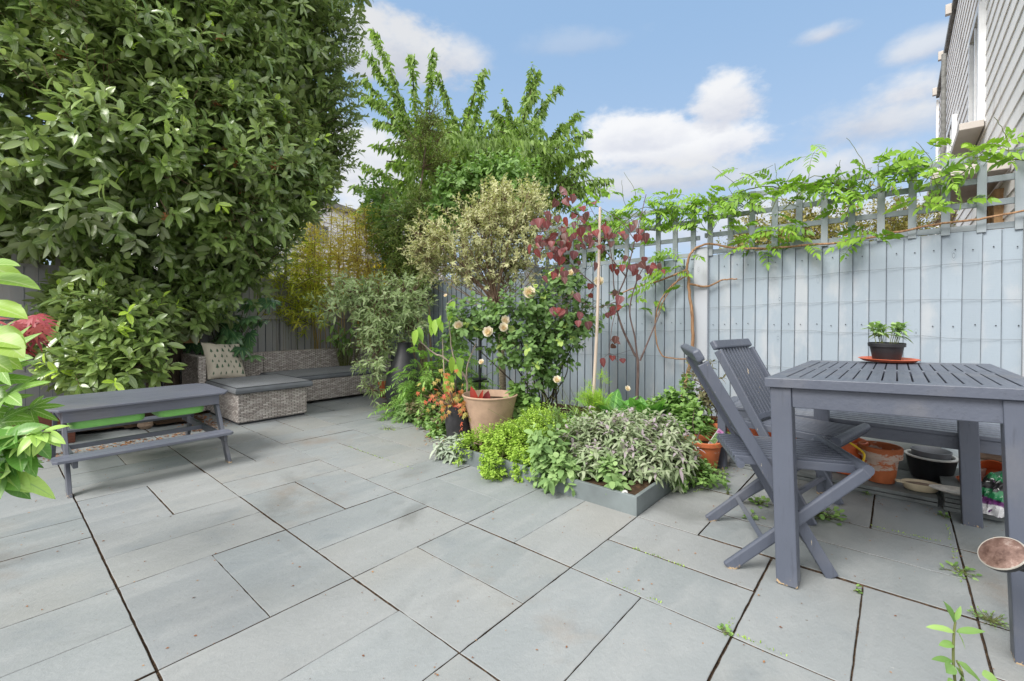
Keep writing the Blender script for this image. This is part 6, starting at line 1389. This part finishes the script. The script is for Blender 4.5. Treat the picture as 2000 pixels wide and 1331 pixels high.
for pts,_,_ in sh:
    c=curve(pts,6)
    for i in range(6,len(c)-1): 
        for _ in range(2): q.append(np.array(c[i])); t_=np.array((c[i+1]-c[i]).normalized()); d_.append(t_*.5+RN.normal(size=3)*.55+np.array([.1,-.3,-.25]))
q=np.array(q);n=len(q); rn=RN.random(n)*.8; rn[-3:]=1.5
tipm=np.array([np.linalg.norm(x-np.array(at(92,845,1.2)))<.09 for x in q]); rn[tipm]=1.5
addleaves(p,'leaves',[leafset(q,np.array(d_),np.array([[.0,-.6,1.]])+RN.normal(size=(n,3))*.45,np.where(tipm,.06,.08+.045*RN.random(n)),np.where(tipm,.025,.047),'big',.25,.35,.03,rn,5)],'apple')
# ---- weeds and seedlings in the joints
def weed(name,label,x,y,n,ll,lw,r,h,mat='mint',kind='oval',cat='weed',group=None):
    b=gp(x,y); p=plant(name,label,cat,b,group); a=RN.random(n)*6.28; rr=r*np.sqrt(RN.random(n)); P_=np.array(b)+np.stack([np.cos(a)*rr,np.sin(a)*rr,h*RN.random(n)],1)
    addleaves(p,'leaves',[leafset(P_,np.stack([np.cos(a),np.sin(a),.4+0*a],1)+RN.normal(size=(n,3))*.4,np.tile([0,0,1.],(n,1))+RN.normal(size=(n,3))*.3,ll,lw,kind,.15,.2)],mat)
    addsticks(p,'stems',[sticks(np.tile(np.array(b),(n,1))+RN.normal(size=(n,3))*.004,P_,.0012,.0008,3)],'twiggreen'); return p
weed('weed','bright green weed clump growing from the joint under the front chair seat',1605,1012,70,.026,.020,.085,.05)
weed('weed','small weed clump on the paving behind the rear chair feet',1483,985,26,.026,.020,.04,.04)
weed('weed','few scattered green weed leaves on the slab between the chair feet',1466,1010,12,.022,.018,.05,.01)
weed('weed','tiny upright sprig in the joint left of the far chair foot',1421,965,12,.016,.008,.01,.05)
weed('weed','tiny weed where two joints meet near the bottom centre right',1415,1236,14,.014,.01,.014,.015)
weed('weed','sprawling weed in the long joint left of the big table leg',1872,1118,26,.02,.012,.05,.012)
weed('weed','small weed tuft at the near end of the short joint',1672,1155,10,.014,.010,.012,.02)
weed('weed','small green tuft in the joint below the ledge corner',1692,967,12,.016,.012,.012,.02)
weed('weed','green weed tuft beside the ledge joint near the rear table leg',1843,1010,12,.016,.012,.014,.02)
weed('weed','fine moss tuft against the foot of the big right table leg',1935,1215,60,.010,.006,.05,.02,'moss' if False else 'mint','rh')
weed('ground_cover','creeping green runner between the sage and the terracotta pot',1400,930,60,.020,.016,.10,.04,cat='ground cover')
weed('weed','strip of yellow green weeds in the joint before the feathery shrub',760,838,24,.016,.008,.09,.02,'oreg','lance')
# tall young plant at the lower right
b=gp(1868,1345); yp=plant('young_weed','tall young plant with toothed pointed leaves at the lower right','plant',b); 
T_=[at(1866,1340,1.07),at(1862,1290,1.06),at(1863,1240,1.06),at(1866,1215,1.06)]
limb(yp,'stem',[([b]+T_,.0035,.0022),([b,at(1880,1320,1.05),at(1868,1290,1.06)],.003,.002)],'twiggreen',8)
it=[((1866,1218,1.06),(-.35,0,.9),(.3,-.8,.3),.062,.015),((1867,1212,1.06),(.2,-.1,1),(-.6,-.7,.1),.040,.008),((1864,1235,1.06),(-1,0,.35),(.2,-.5,1),.068,.013),((1868,1235,1.06),(1,-.1,.25),(-.2,-.5,1),.066,.013),((1863,1259,1.06),(-1,-.1,.15),(0,-.6,1),.038,.014),((1868,1230,1.06),(.25,-.6,-1),(.8,-.6,.2),.036,.010),((1861,1292,1.06),(-1,0,.25),(0,-.5,1),.050,.012),((1870,1294,1.05),(.8,-.2,-.5),(.4,-.6,.8),.060,.018),((1861,1300,1.05),(-.7,-.3,-.2),(0,-.8,.8),.026,.020),((1866,1302,1.05),(.5,-.2,-.9),(.6,-.6,.5),.06,.016),((1918,1318,1.03),(.9,-.1,-.2),(0,-.6,1),.040,.020),((1858,1325,1.05),(-.5,-.3,-.5),(0,-.8,.5),.018,.012)]
C=np.array([np.array(at(*i[0])) for i in it]); addleaves(yp,'leaves',[leafset(C,np.array([i[1] for i in it],float),np.array([i[2] for i in it],float),np.array([i[3] for i in it]),np.array([i[4]*1.25 for i in it]),'big',.25,.2,.04,None,5)],'mint')
# ---- litter: leaf crumbs and dead leaves (nobody could count these)
n=1500; u=RN.random(n)*14-2; v=RN.random(n)*20-5; 
P_=np.array([U(a,b,.0022) for a,b in zip(u,v)]); s=.002+.006*RN.random(n)**2.5
a=RN.random(n)*6.28; lt=[leafset(P_,np.stack([np.cos(a),np.sin(a),.1+0*a],1),np.tile([0,0,1.],(n,1))+RN.normal(size=(n,3))*.2,s*1.6,s,'rh',.3,.2)]
m2=1800; uu=np.concatenate([RN.normal(4.3,.25,m2//3),RN.random(m2//3)*5-.5,RN.random(m2-2*(m2//3))*2+10.2]); vv=np.concatenate([12.3+RN.random(m2//3)*3,11.6+RN.random(m2//3)*.9,-RN.random(m2-2*(m2//3))*4.5])
P2=np.array([U(a,b,.003+random.random()*.004) for a,b in zip(uu,vv)]); a=RN.random(m2)*6.28; s=.007+.014*RN.random(m2); s[2*(m2//3):]*=.35
lt.append(leafset(P2,np.stack([np.cos(a),np.sin(a),.15+0*a],1),np.tile([0,0,1.],(m2,1))+RN.normal(size=(m2,3))*.4,s*1.7,s*.6,'lance',.4,.3))
m3=700; k=RN.integers(0,5,m3); cu=np.array([8.0,8.6,9.0,9.4,9.7])[k]+RN.normal(size=m3)*.25; cv=np.array([5.9,7.0,8.3,9.6,11.0])[k]+RN.normal(size=m3)*.5; P3=np.array([U(a,b,.004+random.random()*.02) for a,b in zip(cu,cv)]); a=RN.random(m3)*6.28; s=.006+.012*RN.random(m3)
lt.append(leafset(P3,np.stack([np.cos(a),np.sin(a),.15+0*a],1),np.tile([0,0,1.],(m3,1))+RN.normal(size=(m3,3))*.4,s*1.7,s*.7,'lance',.4,.3))
V_,F_,A_=join(lt); o=npmesh('leaf_litter',V_,F_,MT['deadleaf'],None,True,A_); setp(o,'brown leaf crumbs and dry litter scattered over the paving','litter',kind='stuff')
# moss and seedlings along the right hand joints
jl=[((5,7),(-2.95,-2.95)),((7,10),(-3.93,-3.93)),((5,7),(-1.93,-1.93)),((7.08,7.08),(-4,-1.5)),((6,6),(-1.9,-.4)),((5.05,5.05),(-2.9,-.5)),((9.1,9.1),(-3.8,-2.6)),((6.5,7.0),(-4.2,-5.2)),((8.2,10.3),(-.2,-.9)),((6,6),(4.1,7.5))]
Pm=[]
for (ua,ub),(va,vb) in jl:
    for _ in range(130): f=random.random(); Pm.append(U(ua+(ub-ua)*f+random.gauss(0,.012),va+(vb-va)*f+random.gauss(0,.012),-.006+random.random()*.006))
Pm=np.array(Pm); Pm=Pm[fnoise(Pm,6.)>.05]; n=len(Pm); o_=leafset(Pm,RN.normal(size=(n,3))*.6+np.array([0,0,1.]),RN.normal(size=(n,3)),.006+.008*RN.random(n),.004,'rh',.2,.2)
o=npmesh('joint_moss',o_[0],o_[1],MT['oreg'],None,True,o_[2]); setp(o,'green moss and tiny seedlings in the paving joints','moss',kind='stuff')
# shells in the bed
for (x,y,lab,mm) in ((1222,968,'small white shell on the soil at the front corner of the bed','whiteenam'),(1045,916,'small pinkish shell at the join of the bed edging','pinkpot')):
    q=gp(x,y,.09); s_=thing('sea_shell',lab,'shell',q+Vector((0,.02,.004))); m=MB(); 
    for i in range(13):
        a=math.pi*i/12; 
        for j,r_ in enumerate((.0,.5,1.0)): m.v.append((.016*r_*math.cos(a)*(1+.04*(i%2)),-.004+.004*r_*(i%2),.002+.015*r_*math.sin(a)+.004*(1-r_)))
    for i in range(12):
        for j in range(2): m.f.append((i*3+j,i*3+j+1,(i+1)*3+j+1,(i+1)*3+j))
    m.build('shell',MT[mm],s_,smooth=True);
